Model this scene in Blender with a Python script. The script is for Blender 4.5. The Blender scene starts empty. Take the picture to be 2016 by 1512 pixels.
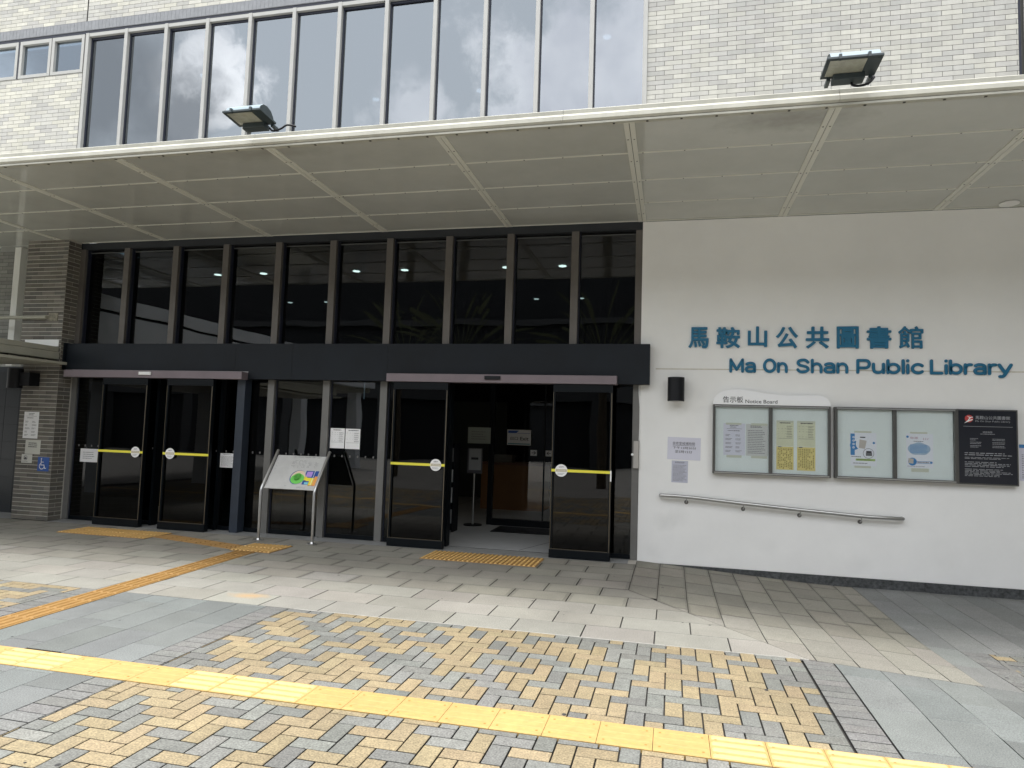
import bpy, bmesh, math, random
from mathutils import Vector, Matrix
R=math.radians
rnd=random.Random(7)
SC=bpy.context.scene; COL=SC.collection
# ------------------------------------------------------------ camera
YAW,PITCH,ROLL=R(13.243185561525966),R(4.203655929724489),R(1.815434372815765)
def cam_axes():
    cy,sy=math.cos(YAW),math.sin(YAW)
    f=Vector((-sy*math.cos(PITCH),cy*math.cos(PITCH),math.sin(PITCH)))
    r=Vector((cy,sy,0)); u=r.cross(f)
    r2=r*math.cos(ROLL)+u*math.sin(ROLL)
    return r2,r2.cross(f),f
CR,CU,CF=cam_axes()
cd=bpy.data.cameras.new('camera'); cam=bpy.data.objects.new('camera',cd); COL.objects.link(cam)
cd.sensor_width=36; cd.sensor_fit='HORIZONTAL'; cd.lens=36*1350.121/2016; cd.clip_end=500; cd.clip_start=.05
m=Matrix(((CR.x,CU.x,-CF.x,0.0367),(CR.y,CU.y,-CF.y,-9.3243),(CR.z,CU.z,-CF.z,1.6),(0,0,0,1)))
cam.matrix_world=m; SC.camera=cam
# ------------------------------------------------------------ light
SUN_EL,SUN_AZ=80,200      # azimuth measured clockwise from +Y
SC.view_settings.view_transform='Standard'; SC.view_settings.look='None'
SC.view_settings.exposure=1.74; SC.view_settings.gamma=1
sd=Vector((math.sin(R(SUN_AZ))*math.cos(R(SUN_EL)),math.cos(R(SUN_AZ))*math.cos(R(SUN_EL)),math.sin(R(SUN_EL))))
sl=bpy.data.lights.new('sun','SUN'); sl.energy=1.05; sl.angle=R(18); sl.color=(1,.975,.93)
so=bpy.data.objects.new('sun',sl); COL.objects.link(so); so.rotation_euler=sd.to_track_quat('Z','Y').to_euler(); so.location=(0,-10,20)
w=bpy.data.worlds.new('World'); SC.world=w; w.use_nodes=True
nt=w.node_tree; N=nt.nodes; L=nt.links; N.clear()
def nd(t,**k):
    n=N.new(t)
    for a,b in k.items(): setattr(n,a,b)
    return n
out=nd('ShaderNodeOutputWorld'); bg=nd('ShaderNodeBackground'); bg.inputs[1].default_value=.15
sky=nd('ShaderNodeTexSky',sky_type='NISHITA'); sky.sun_disc=False; sky.sun_elevation=R(SUN_EL); sky.sun_rotation=R(SUN_AZ); sky.air_density=1.6; sky.dust_density=3.5; sky.ozone_density=1
tc=nd('ShaderNodeTexCoord')
def noise(scale,detail=8,rough=.6,vec=None):
    n=nd('ShaderNodeTexNoise'); n.inputs['Scale'].default_value=scale; n.inputs['Detail'].default_value=detail; n.inputs['Roughness'].default_value=rough
    L.new(vec or tc.outputs['Generated'],n.inputs['Vector']); return n
def mth(op,a,b=None,clamp=False):
    n=nd('ShaderNodeMath',operation=op); n.use_clamp=clamp
    for i,v in enumerate((a,b)):
        if v is None: continue
        if isinstance(v,(int,float)): n.inputs[i].default_value=v
        else: L.new(v,n.inputs[i])
    return n.outputs[0]
nz=noise(13,9,.62); nz2=noise(3.2,6,.55)
def blob(c,rad,soft=.05,amp=.16):
    v=nd('ShaderNodeVectorMath',operation='DISTANCE'); L.new(tc.outputs['Generated'],v.inputs[0]); v.inputs[1].default_value=c
    d=mth('ADD',v.outputs['Value'],mth('MULTIPLY',mth('SUBTRACT',nz.outputs['Fac'],.5),amp*2))
    mr=nd('ShaderNodeMapRange',interpolation_type='SMOOTHSTEP'); L.new(d,mr.inputs[0]); mr.inputs[1].default_value=rad+soft; mr.inputs[2].default_value=rad-soft
    mr.inputs[3].default_value=0; mr.inputs[4].default_value=1
    return mr.outputs[0]
def mx(a,b): return mth('MAXIMUM',a,b)
m1=blob((-.570,-.706,.424),.062,.016,.09)
m2=blob((-.35,-.835,.425),.045,.03,.11)
m3=blob((-.135,-.87,.475),.11,.05,.2)
m4=blob((-.02,-.90,.435),.08,.06,.2)
mg=mx(blob((-.655,-.64,.405),.105,.06,.10),blob((-.60,-.70,.372),.045,.035,.08))
gen=nd('ShaderNodeMapRange',interpolation_type='SMOOTHSTEP'); L.new(nz2.outputs['Fac'],gen.inputs[0]); gen.inputs[1].default_value=.5; gen.inputs[2].default_value=.72
sepw=nd('ShaderNodeSeparateXYZ'); L.new(tc.outputs['Generated'],sepw.inputs[0])
hi=nd('ShaderNodeMapRange',interpolation_type='SMOOTHSTEP'); L.new(sepw.outputs['Z'],hi.inputs[0]); hi.inputs[1].default_value=.58; hi.inputs[2].default_value=.8
mask=mx(mx(m1,mth('MULTIPLY',m2,.6)),mx(mth('MULTIPLY',m3,.75),mx(mth('MULTIPLY',m4,.3),mth('MULTIPLY',hi.outputs[0],.9))))
haze=nd('ShaderNodeMixRGB'); haze.inputs[0].default_value=.85; L.new(sky.outputs[0],haze.inputs[1]); haze.inputs[2].default_value=(4.1,4.16,4.2,1)
cl=nd('ShaderNodeValToRGB'); L.new(nz2.outputs['Fac'],cl.inputs[0])
cl.color_ramp.elements[0].position=.36; cl.color_ramp.elements[0].color=(.50,.50,.55,1); cl.color_ramp.elements[1].position=.6; cl.color_ramp.elements[1].color=(1,.97,.96,1)
clb=nd('ShaderNodeVectorMath',operation='SCALE'); L.new(cl.outputs[0],clb.inputs[0]); clb.inputs['Scale'].default_value=9
mixc=nd('ShaderNodeMixRGB'); L.new(mask,mixc.inputs[0]); L.new(haze.outputs[0],mixc.inputs[1]); L.new(clb.outputs[0],mixc.inputs[2])
mixd=nd('ShaderNodeMixRGB'); L.new(mth('MULTIPLY',mg,.9),mixd.inputs[0]); L.new(mixc.outputs[0],mixd.inputs[1]); mixd.inputs[2].default_value=(1.9,2.0,2.15,1)
L.new(mixd.outputs[0],bg.inputs[0]); L.new(bg.outputs[0],out.inputs[0])

# ------------------------------------------------------------ materials
MATS={}
def mat(name,color,rough=.6,metal=0,var=0,vscale=4,bump=0,bscale=60,attr=False,spec=.5,var2=0,v2scale=.6,coat=0,streak=0):
    if name in MATS: return MATS[name]
    M=bpy.data.materials.new(name); M.use_nodes=True; t=M.node_tree; n=t.nodes; l=t.links
    p=n['Principled BSDF']; p.inputs['Roughness'].default_value=rough; p.inputs['Metallic'].default_value=metal
    p.inputs['Specular IOR Level'].default_value=spec; p.inputs['Coat Weight'].default_value=coat
    src=None
    geo=n.new('ShaderNodeNewGeometry')
    if attr:
        a=n.new('ShaderNodeAttribute'); a.attribute_name='tint'; src=a.outputs['Color']
    else:
        c=n.new('ShaderNodeRGB'); c.outputs[0].default_value=(*color,1); src=c.outputs[0]
    for vv,sc,st in ((var,vscale,0),(var2,v2scale,0),(streak,3,1)):
        if not vv: continue
        no=n.new('ShaderNodeTexNoise'); no.inputs['Scale'].default_value=sc; no.inputs['Detail'].default_value=6; no.inputs['Roughness'].default_value=.65
        if st:
            mp=n.new('ShaderNodeMapping'); mp.inputs['Scale'].default_value=(3,3,.12); l.new(geo.outputs['Position'],mp.inputs[0]); l.new(mp.outputs[0],no.inputs['Vector'])
        else: l.new(geo.outputs['Position'],no.inputs['Vector'])
        mr=n.new('ShaderNodeMapRange'); l.new(no.outputs['Fac'],mr.inputs[0]); mr.inputs[1].default_value=.3; mr.inputs[2].default_value=.7; mr.inputs[3].default_value=1-vv; mr.inputs[4].default_value=1+vv*.6
        mu=n.new('ShaderNodeVectorMath'); mu.operation='SCALE'; l.new(src,mu.inputs[0]); l.new(mr.outputs[0],mu.inputs['Scale']); src=mu.outputs[0]
    l.new(src,p.inputs['Base Color'])
    if bump:
        no=n.new('ShaderNodeTexNoise'); no.inputs['Scale'].default_value=bscale; no.inputs['Detail'].default_value=5; l.new(geo.outputs['Position'],no.inputs['Vector'])
        b=n.new('ShaderNodeBump'); b.inputs['Strength'].default_value=bump; b.inputs['Distance'].default_value=.004; l.new(no.outputs['Fac'],b.inputs['Height']); l.new(b.outputs[0],p.inputs['Normal'])
    MATS[name]=M; return M
def glass(name,tint,refl,rcol=(1,1,1),wave=0):
    M=bpy.data.materials.new(name); M.use_nodes=True; t=M.node_tree; n=t.nodes; l=t.links; n.clear()
    o=n.new('ShaderNodeOutputMaterial'); mixs=n.new('ShaderNodeMixShader'); tr=n.new('ShaderNodeBsdfTransparent'); gl=n.new('ShaderNodeBsdfGlossy')
    tr.inputs[0].default_value=(*tint,1); gl.inputs['Roughness'].default_value=0.0; gl.inputs[0].default_value=(*rcol,1)
    lw=n.new('ShaderNodeLayerWeight'); pw=n.new('ShaderNodeMath'); pw.operation='POWER'; l.new(lw.outputs['Facing'],pw.inputs[0]); pw.inputs[1].default_value=4
    ma=n.new('ShaderNodeMath'); ma.operation='MULTIPLY_ADD'; l.new(pw.outputs[0],ma.inputs[0]); ma.inputs[1].default_value=.8*(1-refl); ma.inputs[2].default_value=refl; ma.use_clamp=True
    l.new(ma.outputs[0],mixs.inputs[0]); l.new(tr.outputs[0],mixs.inputs[1]); l.new(gl.outputs[0],mixs.inputs[2]); l.new(mixs.outputs[0],o.inputs[0])
    if wave:
        geo=n.new('ShaderNodeNewGeometry'); no=n.new('ShaderNodeTexNoise'); no.inputs['Scale'].default_value=1.3; no.inputs['Detail'].default_value=1; l.new(geo.outputs['Position'],no.inputs['Vector'])
        b=n.new('ShaderNodeBump'); b.inputs['Strength'].default_value=wave; b.inputs['Distance'].default_value=.02; l.new(no.outputs['Fac'],b.inputs['Height']); l.new(b.outputs[0],gl.inputs['Normal'])
    MATS[name]=M; return M
def emit(name,c,s):
    M=bpy.data.materials.new(name); M.use_nodes=True; n=M.node_tree.nodes; p=n['Principled BSDF']; p.inputs['Emission Color'].default_value=(*c,1); p.inputs['Emission Strength'].default_value=s; p.inputs['Base Color'].default_value=(*c,1)
    MATS[name]=M; return M
def speckle(name,color,dark,light,rough=.75,attr=False,scale=170,v1=.12,v1s=2.6):
    """stone with a fine salt and pepper grain, larger stains"""
    M=mat(name,color,rough,var=v1,vscale=v1s,attr=attr,var2=.17,v2scale=.7,streak=0)
    t=M.node_tree; n=t.nodes; l=t.links; p=n['Principled BSDF']; src=p.inputs['Base Color'].links[0].from_socket
    geo=n.new('ShaderNodeNewGeometry')
    no=n.new('ShaderNodeTexNoise'); no.inputs['Scale'].default_value=scale; no.inputs['Detail'].default_value=3; l.new(geo.outputs['Position'],no.inputs['Vector'])
    mr=n.new('ShaderNodeMapRange'); l.new(no.outputs['Fac'],mr.inputs[0]); mr.inputs[1].default_value=.33; mr.inputs[2].default_value=.67; mr.inputs[3].default_value=dark; mr.inputs[4].default_value=light
    mu=n.new('ShaderNodeVectorMath'); mu.operation='SCALE'; l.new(src,mu.inputs[0]); l.new(mr.outputs[0],mu.inputs['Scale']); l.new(mu.outputs[0],p.inputs['Base Color'])
    b=n.new('ShaderNodeBump'); b.inputs['Strength'].default_value=.35; b.inputs['Distance'].default_value=.003; l.new(no.outputs['Fac'],b.inputs['Height']); l.new(b.outputs[0],p.inputs['Normal'])
    return M
white=mat('white_render',(.89,.89,.87),.85,var=.03,vscale=1.5,bump=.25,bscale=140,var2=.04,v2scale=.6)
joint_dark=mat('joint_dark',(.07,.07,.065),.9)
base_grey=mat('base_paving',(.035,.033,.03),.95)
plaza=mat('plaza_paving',(.29,.285,.265),.85,var=.25,vscale=6,var2=.1)
mortar_dark=mat('mortar_dark',(.10,.10,.095),.9)
mortar_light=mat('mortar_light',(.54,.52,.46),.9,var=.15,vscale=8)
brick_up=mat('wall_tile',(1,1,1),.7,attr=True,var=.07,vscale=9,bump=.2,bscale=50,streak=.08,var2=.05)
brick_dk=mat('pier_brick',(1,1,1),.75,attr=True,var=.12,vscale=11,bump=.3,bscale=70)
def rust(M,cx,cy,col=(.50,.28,.08,1),sc=(4.5,8,0),amt=.6,cz=0):
    t=M.node_tree; n=t.nodes; l=t.links; p=n['Principled BSDF']; src=p.inputs['Base Color'].links[0].from_socket
    geo=n.new('ShaderNodeNewGeometry'); mp=n.new('ShaderNodeVectorMath'); mp.operation='SUBTRACT'; l.new(geo.outputs['Position'],mp.inputs[0]); mp.inputs[1].default_value=(cx,cy,cz)
    m2=n.new('ShaderNodeVectorMath'); m2.operation='MULTIPLY'; l.new(mp.outputs[0],m2.inputs[0]); m2.inputs[1].default_value=sc
    ln=n.new('ShaderNodeVectorMath'); ln.operation='LENGTH'; l.new(m2.outputs[0],ln.inputs[0])
    no=n.new('ShaderNodeTexNoise'); no.inputs['Scale'].default_value=9; no.inputs['Detail'].default_value=5; l.new(geo.outputs['Position'],no.inputs['Vector'])
    ad=n.new('ShaderNodeMath'); ad.operation='ADD'; l.new(ln.outputs['Value'],ad.inputs[0]); l.new(no.outputs['Fac'],ad.inputs[1])
    mr=n.new('ShaderNodeMapRange'); l.new(ad.outputs[0],mr.inputs[0]); mr.inputs[1].default_value=1.5; mr.inputs[2].default_value=.55; mr.inputs[3].default_value=0; mr.inputs[4].default_value=amt
    mx_=n.new('ShaderNodeMixRGB'); l.new(mr.outputs[0],mx_.inputs[0]); l.new(src,mx_.inputs[1]); mx_.inputs[2].default_value=col; l.new(mx_.outputs[0],p.inputs['Base Color'])
paver=speckle('paver',(1,1,1),.58,1.22,attr=True,scale=95,v1=.20,v1s=16)
granite=speckle('granite_tile',(1,1,1),.62,1.2,attr=True,scale=130); rust(granite,-3.84,-3.43)
alu=mat('light_aluminium',(.38,.38,.36),.45,.1,var=.06,vscale=5)
alu_br=mat('bronze_mullion',(.14,.128,.115),.5,.2,var=.12,vscale=6)
gasket=mat('dark_gasket',(.012,.015,.03),.5)
navy=mat('navy_panel',(.0045,.008,.013),.55,var=.35,vscale=1.6,spec=.3)
black=mat('black_metal',(.006,.007,.010),.5,spec=.3)
blackdoor=mat('black_door_frame',(.004,.006,.008),.4,spec=.18)
goldline=mat('bronze_trim',(.17,.145,.105),.35,.6)
pink=mat('track_cover',(.20,.165,.18),.5,.2,var=.1,vscale=3)
soff=mat('soffit_panel',(.53,.54,.505),.07,var=.06,vscale=1.2,var2=.06,spec=.6,bump=.02,bscale=3)
stripm=mat('soffit_strip',(.70,.70,.63),.4)
fasc=mat('fascia_metal',(.47,.465,.40),.5,var=.10,vscale=3,streak=.08,var2=.12,v2scale=1.4)
fascd=mat('fascia_grime',(.16,.15,.12),.8,var=.4,vscale=8)
screw=mat('screw',(.05,.045,.04),.5)
steel=mat('brushed_steel',(.50,.50,.49),.28,.9,var=.08,vscale=12)
steelm=mat('panel_steel',(.55,.55,.53),.45,.15,var=.08,vscale=7)
teal=mat('teal_letters',(.003,.14,.265),.45)
ink=mat('black_ink',(.03,.03,.035),.8)
inkg=mat('grey_ink',(.20,.20,.21),.8)
paperw=mat('white_paper',(.88,.88,.88),.8,var=.03,vscale=6)
paperb=mat('lilac_paper',(.68,.68,.77),.8,var=.03,vscale=6)
papery=mat('yellow_paper',(.72,.62,.26),.8,var=.06,vscale=10)
paperg=mat('cream_paper',(.68,.69,.52),.8,var=.05,vscale=10)
tape=mat('cloudy_tape',(.58,.60,.50),.4)
tactr=mat('tactile_rib',(.66,.42,.15),.55,var=.1,vscale=12)
tactb=mat('tactile_yellow_rib',(.58,.44,.20),.55,var=.1,vscale=20)
tactdash=mat('tactile_scratch',(.62,.40,.10),.7)
yel=mat('yellow_tape',(.85,.78,.07),.5)
tact=mat('tactile_yellow',(.46,.31,.11),.65,var=.13,vscale=18,bump=.3,bscale=80,var2=.12,v2scale=1.6)
tacto=mat('tactile_orange',(.30,.17,.05),.65,var=.12,vscale=9,bump=.2,bscale=80)
tactd=mat('tactile_joint',(.40,.20,.05),.8)
backing=mat('pinboard_felt',(.76,.82,.81),.8,var=.03,vscale=9,bump=.2,bscale=200)
frame_dk=mat('notice_frame',(.11,.11,.105),.35,.5,var=.1,vscale=6)
floorm=mat('lobby_floor',(.36,.37,.37),.55,var=.12,vscale=3,bump=.1,bscale=20)
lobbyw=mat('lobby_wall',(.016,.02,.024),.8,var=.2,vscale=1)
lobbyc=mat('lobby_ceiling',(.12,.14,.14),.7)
orange=mat('orange_counter',(.30,.15,.06),.5,var=.1,vscale=3)
blue=mat('sign_blue',(.02,.09,.36),.5)
plinthm=mat('plinth_stone',(.075,.08,.082),.75,var=.75,vscale=22,var2=.3,v2scale=4,bump=.3,bscale=40)
darktile=mat('dark_wall_tile',(.012,.017,.022),.3)
redm=mat('logo_red',(.52,.05,.045),.5)
whitep=mat('white_plastic',(.86,.86,.85),.45)
downl=emit('downlight_glow',(1,.86,.66),11)
downl2=emit('downlight_glow_far',(1,.88,.70),4)
g_low=glass('dark_glass',(.15,.19,.21),.046,wave=.10)
g_door=glass('door_glass',(.06,.075,.085),.026,wave=.08)
g_up=glass('reflective_glass',(.11,.14,.18),.25,(.78,.84,.89),wave=.12)
g_small=glass('blue_glass',(.25,.3,.34),.28,(.8,.9,1),wave=.12)
g_case=glass('case_glass',(.97,.98,.98),.035)

for a_,b_,k_ in ((-.05,.52,.18),(.13,.60,.14),(1.25,.30,.08),(2.3,.14,.10),(3.3,.25,.06),(-.2,.12,.10),(.62,1.08,.06)): rust(white,a_,0,(.45,.46,.44,1),(5.5,0,7),k_,b_)
rust(soff,1.1,-2.85,(.16,.15,.12,1),(1.3,3.2,0),.5); rust(soff,-4.3,-2.9,(.22,.20,.15,1),(1.1,5,0),.35)
# ------------------------------------------------------------ mesh helpers
class MB:
    def __init__(s): s.v=[];s.f=[];s.m=[];s.c=[];s.mats=[]
    def mi(s,m):
        if m not in s.mats: s.mats.append(m)
        return s.mats.index(m)
    def face(s,pts,m,c=None):
        i=len(s.v); s.v+= [tuple(p) for p in pts]; s.f.append(tuple(range(i,i+len(pts)))); s.m.append(s.mi(m)); s.c.append(c or (1,1,1))
    def box(s,x0,x1,y0,y1,z0,z1,m,c=None,skip=''):
        i=len(s.v)
        s.v+=[(x0,y0,z0),(x1,y0,z0),(x1,y1,z0),(x0,y1,z0),(x0,y0,z1),(x1,y0,z1),(x1,y1,z1),(x0,y1,z1)]
        F={'d':(3,2,1,0),'u':(4,5,6,7),'f':(0,1,5,4),'r':(1,2,6,5),'b':(2,3,7,6),'l':(3,0,4,7)}
        for k,q in F.items():
            if k in skip: continue
            s.f.append(tuple(i+a for a in q)); s.m.append(s.mi(m)); s.c.append(c or (1,1,1))
        return s
    def tube(s,pts,r,m,n=12,cap=True):
        pts=[Vector(p) for p in pts]; rings=[]; up=None
        for k,p in enumerate(pts):
            if k==0: t=(pts[1]-p).normalized()
            elif k==len(pts)-1: t=(p-pts[k-1]).normalized()
            else: t=((pts[k+1]-p).normalized()+(p-pts[k-1]).normalized()).normalized()
            if up is None: up=Vector((0,0,1)) if abs(t.z)<.9 else Vector((0,1,0))
            a=t.cross(up).normalized(); b=a.cross(t).normalized(); up=b
            rr=r[k] if isinstance(r,(list,tuple)) else r
            i=len(s.v); rings.append(i)
            for q in range(n):
                an=2*math.pi*q/n; s.v.append(tuple(p+a*math.cos(an)*rr+b*math.sin(an)*rr))
        for k in range(len(rings)-1):
            for q in range(n):
                a,b=rings[k],rings[k+1]; s.f.append((a+q,a+(q+1)%n,b+(q+1)%n,b+q)); s.m.append(s.mi(m)); s.c.append((1,1,1))
        if cap:
            for k,ri in ((0,rings[0]),(1,rings[-1])):
                fc=tuple(range(ri,ri+n)); s.f.append(fc[::-1] if k==0 else fc); s.m.append(s.mi(m)); s.c.append((1,1,1))
        return s
    def prism(s,poly,y0,y1,m,back=True):
        """polygon in XZ extruded along Y"""
        n=len(poly); i=len(s.v)
        s.v+=[(x,y0,z) for x,z in poly]+[(x,y1,z) for x,z in poly]
        s.f.append(tuple(range(i,i+n))); s.f.append(tuple(range(i+2*n-1,i+n-1,-1)))
        for k in range(n): s.f.append((i+k,i+n+k,i+n+(k+1)%n,i+(k+1)%n))
        s.m+= [s.mi(m)]*(n+2); s.c+=[(1,1,1)]*(n+2); return s
    def build(s,name,parent=None,bevel=0,smooth=False,attr=False,zf=None):
        v=s.v if zf is None else [(x,y,z+zf(x,y)) for x,y,z in s.v]
        if parent is not None:
            L0=TR[parent.name]; v=[(x-L0[0],y-L0[1],z-L0[2]) for x,y,z in v]
        me=bpy.data.meshes.new(name); me.from_pydata(v,[],s.f); me.update()
        for m_ in s.mats: me.materials.append(m_)
        me.polygons.foreach_set('material_index',s.m)
        if attr:
            a=me.attributes.new('tint','FLOAT_COLOR','FACE'); buf=[]
            for c in s.c: buf+=[c[0],c[1],c[2],1]
            a.data.foreach_set('color',buf)
        if smooth:
            me.polygons.foreach_set('use_smooth',[True]*len(me.polygons)); me.set_sharp_from_angle(angle=R(40))
        o=bpy.data.objects.new(name,me); COL.objects.link(o)
        if parent is not None: o.parent=parent; TR[o.name]=TR[parent.name]
        else: TR[o.name]=(0,0,0)
        if bevel:
            b=o.modifiers.new('bevel','BEVEL'); b.width=bevel; b.segments=2; b.limit_method='ANGLE'
        return o
TR={}
def thing(name,label,cat,loc=(0,0,0),group=None):
    o=bpy.data.objects.new(name,None); o.empty_display_size=.1; COL.objects.link(o); o.location=loc; TR[o.name]=tuple(loc)
    o['label']=label; o['category']=cat
    if group: o['group']=group
    return o
def tag(o,label,cat,group=None):
    o['label']=label; o['category']=cat
    if group: o['group']=group
    return o
def struct(o,kind='structure'): o['kind']=kind; return o
# text
def glyphs(body,offset=0,extrude=0,res=3):
    c=bpy.data.curves.new('t','FONT'); c.body=body; c.offset=offset; c.extrude=extrude; c.resolution_u=res
    o=bpy.data.objects.new('t',c); me=o.to_mesh()
    v=[tuple(p.co) for p in me.vertices]; f=[tuple(p.vertices) for p in me.polygons]
    o.to_mesh_clear(); bpy.data.objects.remove(o); bpy.data.curves.remove(c); return v,f
def put_text(mb,body,x0,z0,y,m,width=None,height=None,size=None,offset=0,extrude=0,center=None,res=3,fit=None):
    """text on a plane facing -Y; fit=(x0,x1,z0,z1) maps the ink box exactly"""
    v,f=glyphs(body,offset,extrude,res)
    if not v: return
    xs=[p[0] for p in v]; ys=[p[1] for p in v]; a,b,c,d=min(xs),max(xs),min(ys),max(ys)
    if fit: sx=(fit[1]-fit[0])/(b-a); sz=(fit[3]-fit[2])/(d-c); ox=fit[0]-a*sx; oz=fit[2]-c*sz
    else:
        sz=size if size else height/(d-c); sx=width/(b-a) if width else sz
        ox=x0-a*sx; oz=z0-c*sz
        if center is not None: ox=center-(a+b)/2*sx
    i=len(mb.v)
    mb.v+=[(ox+p[0]*sx,y-(p[2]+extrude)*(1 if extrude else 0),oz+p[1]*sz) for p in v]
    mb.f+=[tuple(i+q for q in g) for g in f]; mb.m+=[mb.mi(m)]*len(f); mb.c+=[(1,1,1)]*len(f)
def lines(mb,x0,x1,z0,z1,y,m,rows,h=.4,seed=0,dash=True,ragged=.3):
    """rows of small unreadable print"""
    q=random.Random(seed); ph=(z1-z0)/rows
    for k in range(rows):
        zc=z1-(k+.5)*ph; xe=x1-(x1-x0)*q.random()*ragged; x=x0
        while x<xe:
            wd=(x1-x0)*(q.uniform(.04,.16) if dash else 1); e=min(x+wd,xe)
            if e-x>.002: mb.face([(x,y,zc-ph*h/2),(e,y,zc-ph*h/2),(e,y,zc+ph*h/2),(x,y,zc+ph*h/2)],m)
            x=e+(x1-x0)*.022

# ------------------------------------------------------------ ground
def cl01(t): return max(0,min(1,t))
def hz(x,y):
    if y>0.02 or x<-.39: return 0
    xf=-.39 if y>-1.83 else -.39+(-1.83-y)*.77
    return -min(.135,.060*max(0,x-xf))*cl01((y+6.2)/2.2)
g=MB(); xs=[-150,-40,-16,-.39]+[-.39+.3*k for k in range(1,34)]+[40,150]; ys=[-150,-40,-12]+[-9+.3*k for k in range(31)]+[.03,12,60]
for a,b in zip(xs,xs[1:]):
    for c,d in zip(ys,ys[1:]):
        g.face([(a,c,-.019+hz(a,c)),(b,c,-.019+hz(b,c)),(b,d,-.019+hz(b,d)),(a,d,-.019+hz(a,d))],base_grey)
struct(g.build('ground'))
pz=MB()
for a_,b_,c_,d_ in ((-150,150,-150,-9.3),(-150,-14.0,-9.3,0),(9.5,150,-9.3,0)): pz.face([(a_,c_,-.004),(b_,c_,-.004),(b_,d_,-.004),(a_,d_,-.004)],plaza)
struct(pz.build('plaza_paving'))
def slab(mb,x0,x1,y0,y1,c,m,gap=.009,top=0):
    if x1-x0<.012 or y1-y0<.012: return
    x0+=gap/2;x1-=gap/2;y0+=gap/2;y1-=gap/2; e=.0025; z=top+rnd.uniform(-.0008,.0008)
    i=len(mb.v)
    mb.v+=[(x0,y0,-.022),(x1,y0,-.022),(x1,y1,-.022),(x0,y1,-.022),(x0,y0,z-e),(x1,y0,z-e),(x1,y1,z-e),(x0,y1,z-e),(x0+e,y0+e,z),(x1-e,y0+e,z),(x1-e,y1-e,z),(x0+e,y1-e,z)]
    F=[(0,1,5,4),(1,2,6,5),(2,3,7,6),(3,0,4,7),(4,5,9,8),(5,6,10,9),(6,7,11,10),(7,4,8,11),(8,9,10,11)]
    for n_,q in enumerate(F): mb.f.append(tuple(i+a for a in q)); mb.m.append(mb.mi(m)); mb.c.append(c if n_>3 else tuple(t*.12 for t in c))
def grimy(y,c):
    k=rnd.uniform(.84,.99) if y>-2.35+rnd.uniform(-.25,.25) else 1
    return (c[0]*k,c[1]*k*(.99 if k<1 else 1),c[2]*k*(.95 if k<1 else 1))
def jit(c,a): 
    k=1+rnd.uniform(-a,a); return tuple(max(0,t*k*(1+rnd.uniform(-.015,.015))) for t in c)
TAN=(.295,.238,.142); GRY=(.188,.192,.175); SLA=(.165,.178,.172); GRA=(.285,.276,.243); SOL=(.175,.176,.167)
PW=.1085
BT0,BT1=-5.590,-5.300   # yellow band
def herring(mb,x0,x1,y0,y1,ox=0,oy=0):
    i0=int((x0-ox)/PW)-3; i1=int((x1-ox)/PW)+3; j0=int((y0-oy)/PW)-3; j1=int((y1-oy)/PW)+3
    for i in range(i0,i1):
        for j in range(j0,j1):
            d=(i+j)%4
            if d==0: a,b=2,1
            elif d==2: a,b=1,2
            else: continue
            X0=ox+i*PW; Y0=oy+j*PW; X1=X0+a*PW; Y1=Y0+b*PW
            X0=max(X0,x0);X1=min(X1,x1);Y0=max(Y0,y0);Y1=min(Y1,y1)
            h=random.Random(i*7919+j*104729+5).random()
            c=jit(TAN,.10) if h<.54 else jit(GRY,.17)
            slab(mb,X0,X1,Y0,Y1,c,paver,gap=.0085)
def soldier_x(mb,x0,x1,y0,y1,c=SOL):   # bricks lying along X stacked in Y
    y=y1
    while y>y0: slab(mb,x0,x1,max(y-PW,y0),y,jit(c,.10),paver); y-=PW
def soldier_y(mb,x0,x1,y0,y1,c=SOL):
    x=x0
    while x<x1: slab(mb,x,min(x+PW,x1),y0,y1,jit(c,.10),paver); x+=PW
GY=-3.712
hb=MB()
for (a,b) in ((BT1,GY),(-9.3,BT0)):
    herring(hb,-3.255,.991,a,b,ox=.0135,oy=-4.887)
    soldier_x(hb,-3.469,-3.255,a,b); soldier_x(hb,1.000,1.220,a,b)
    herring(hb,-13.5,-5.465,a,b,ox=.0135,oy=-4.887)
    soldier_x(hb,-5.46,-5.245,a,b)
herring(hb,2.68,9.5,-4.9,-2.56,ox=.0135,oy=-4.887); soldier_x(hb,2.465,2.68,-4.9,-2.56)
q=random.Random(41)
for k in range(34):
    x,y=q.uniform(-8,3.5),q.uniform(-6.6,-.9); r_=q.uniform(.006,.016)
    if BT0-.02<y<BT1+.02: continue
    hb.face([(x+r_*math.cos(R(45*n))*q.uniform(.7,1.3),y+r_*math.sin(R(45*n))*q.uniform(.7,1.3),.0018) for n in range(8)],paver,(.045,.045,.045))
struct(hb.build('block_paving',attr=True,zf=hz))
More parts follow.
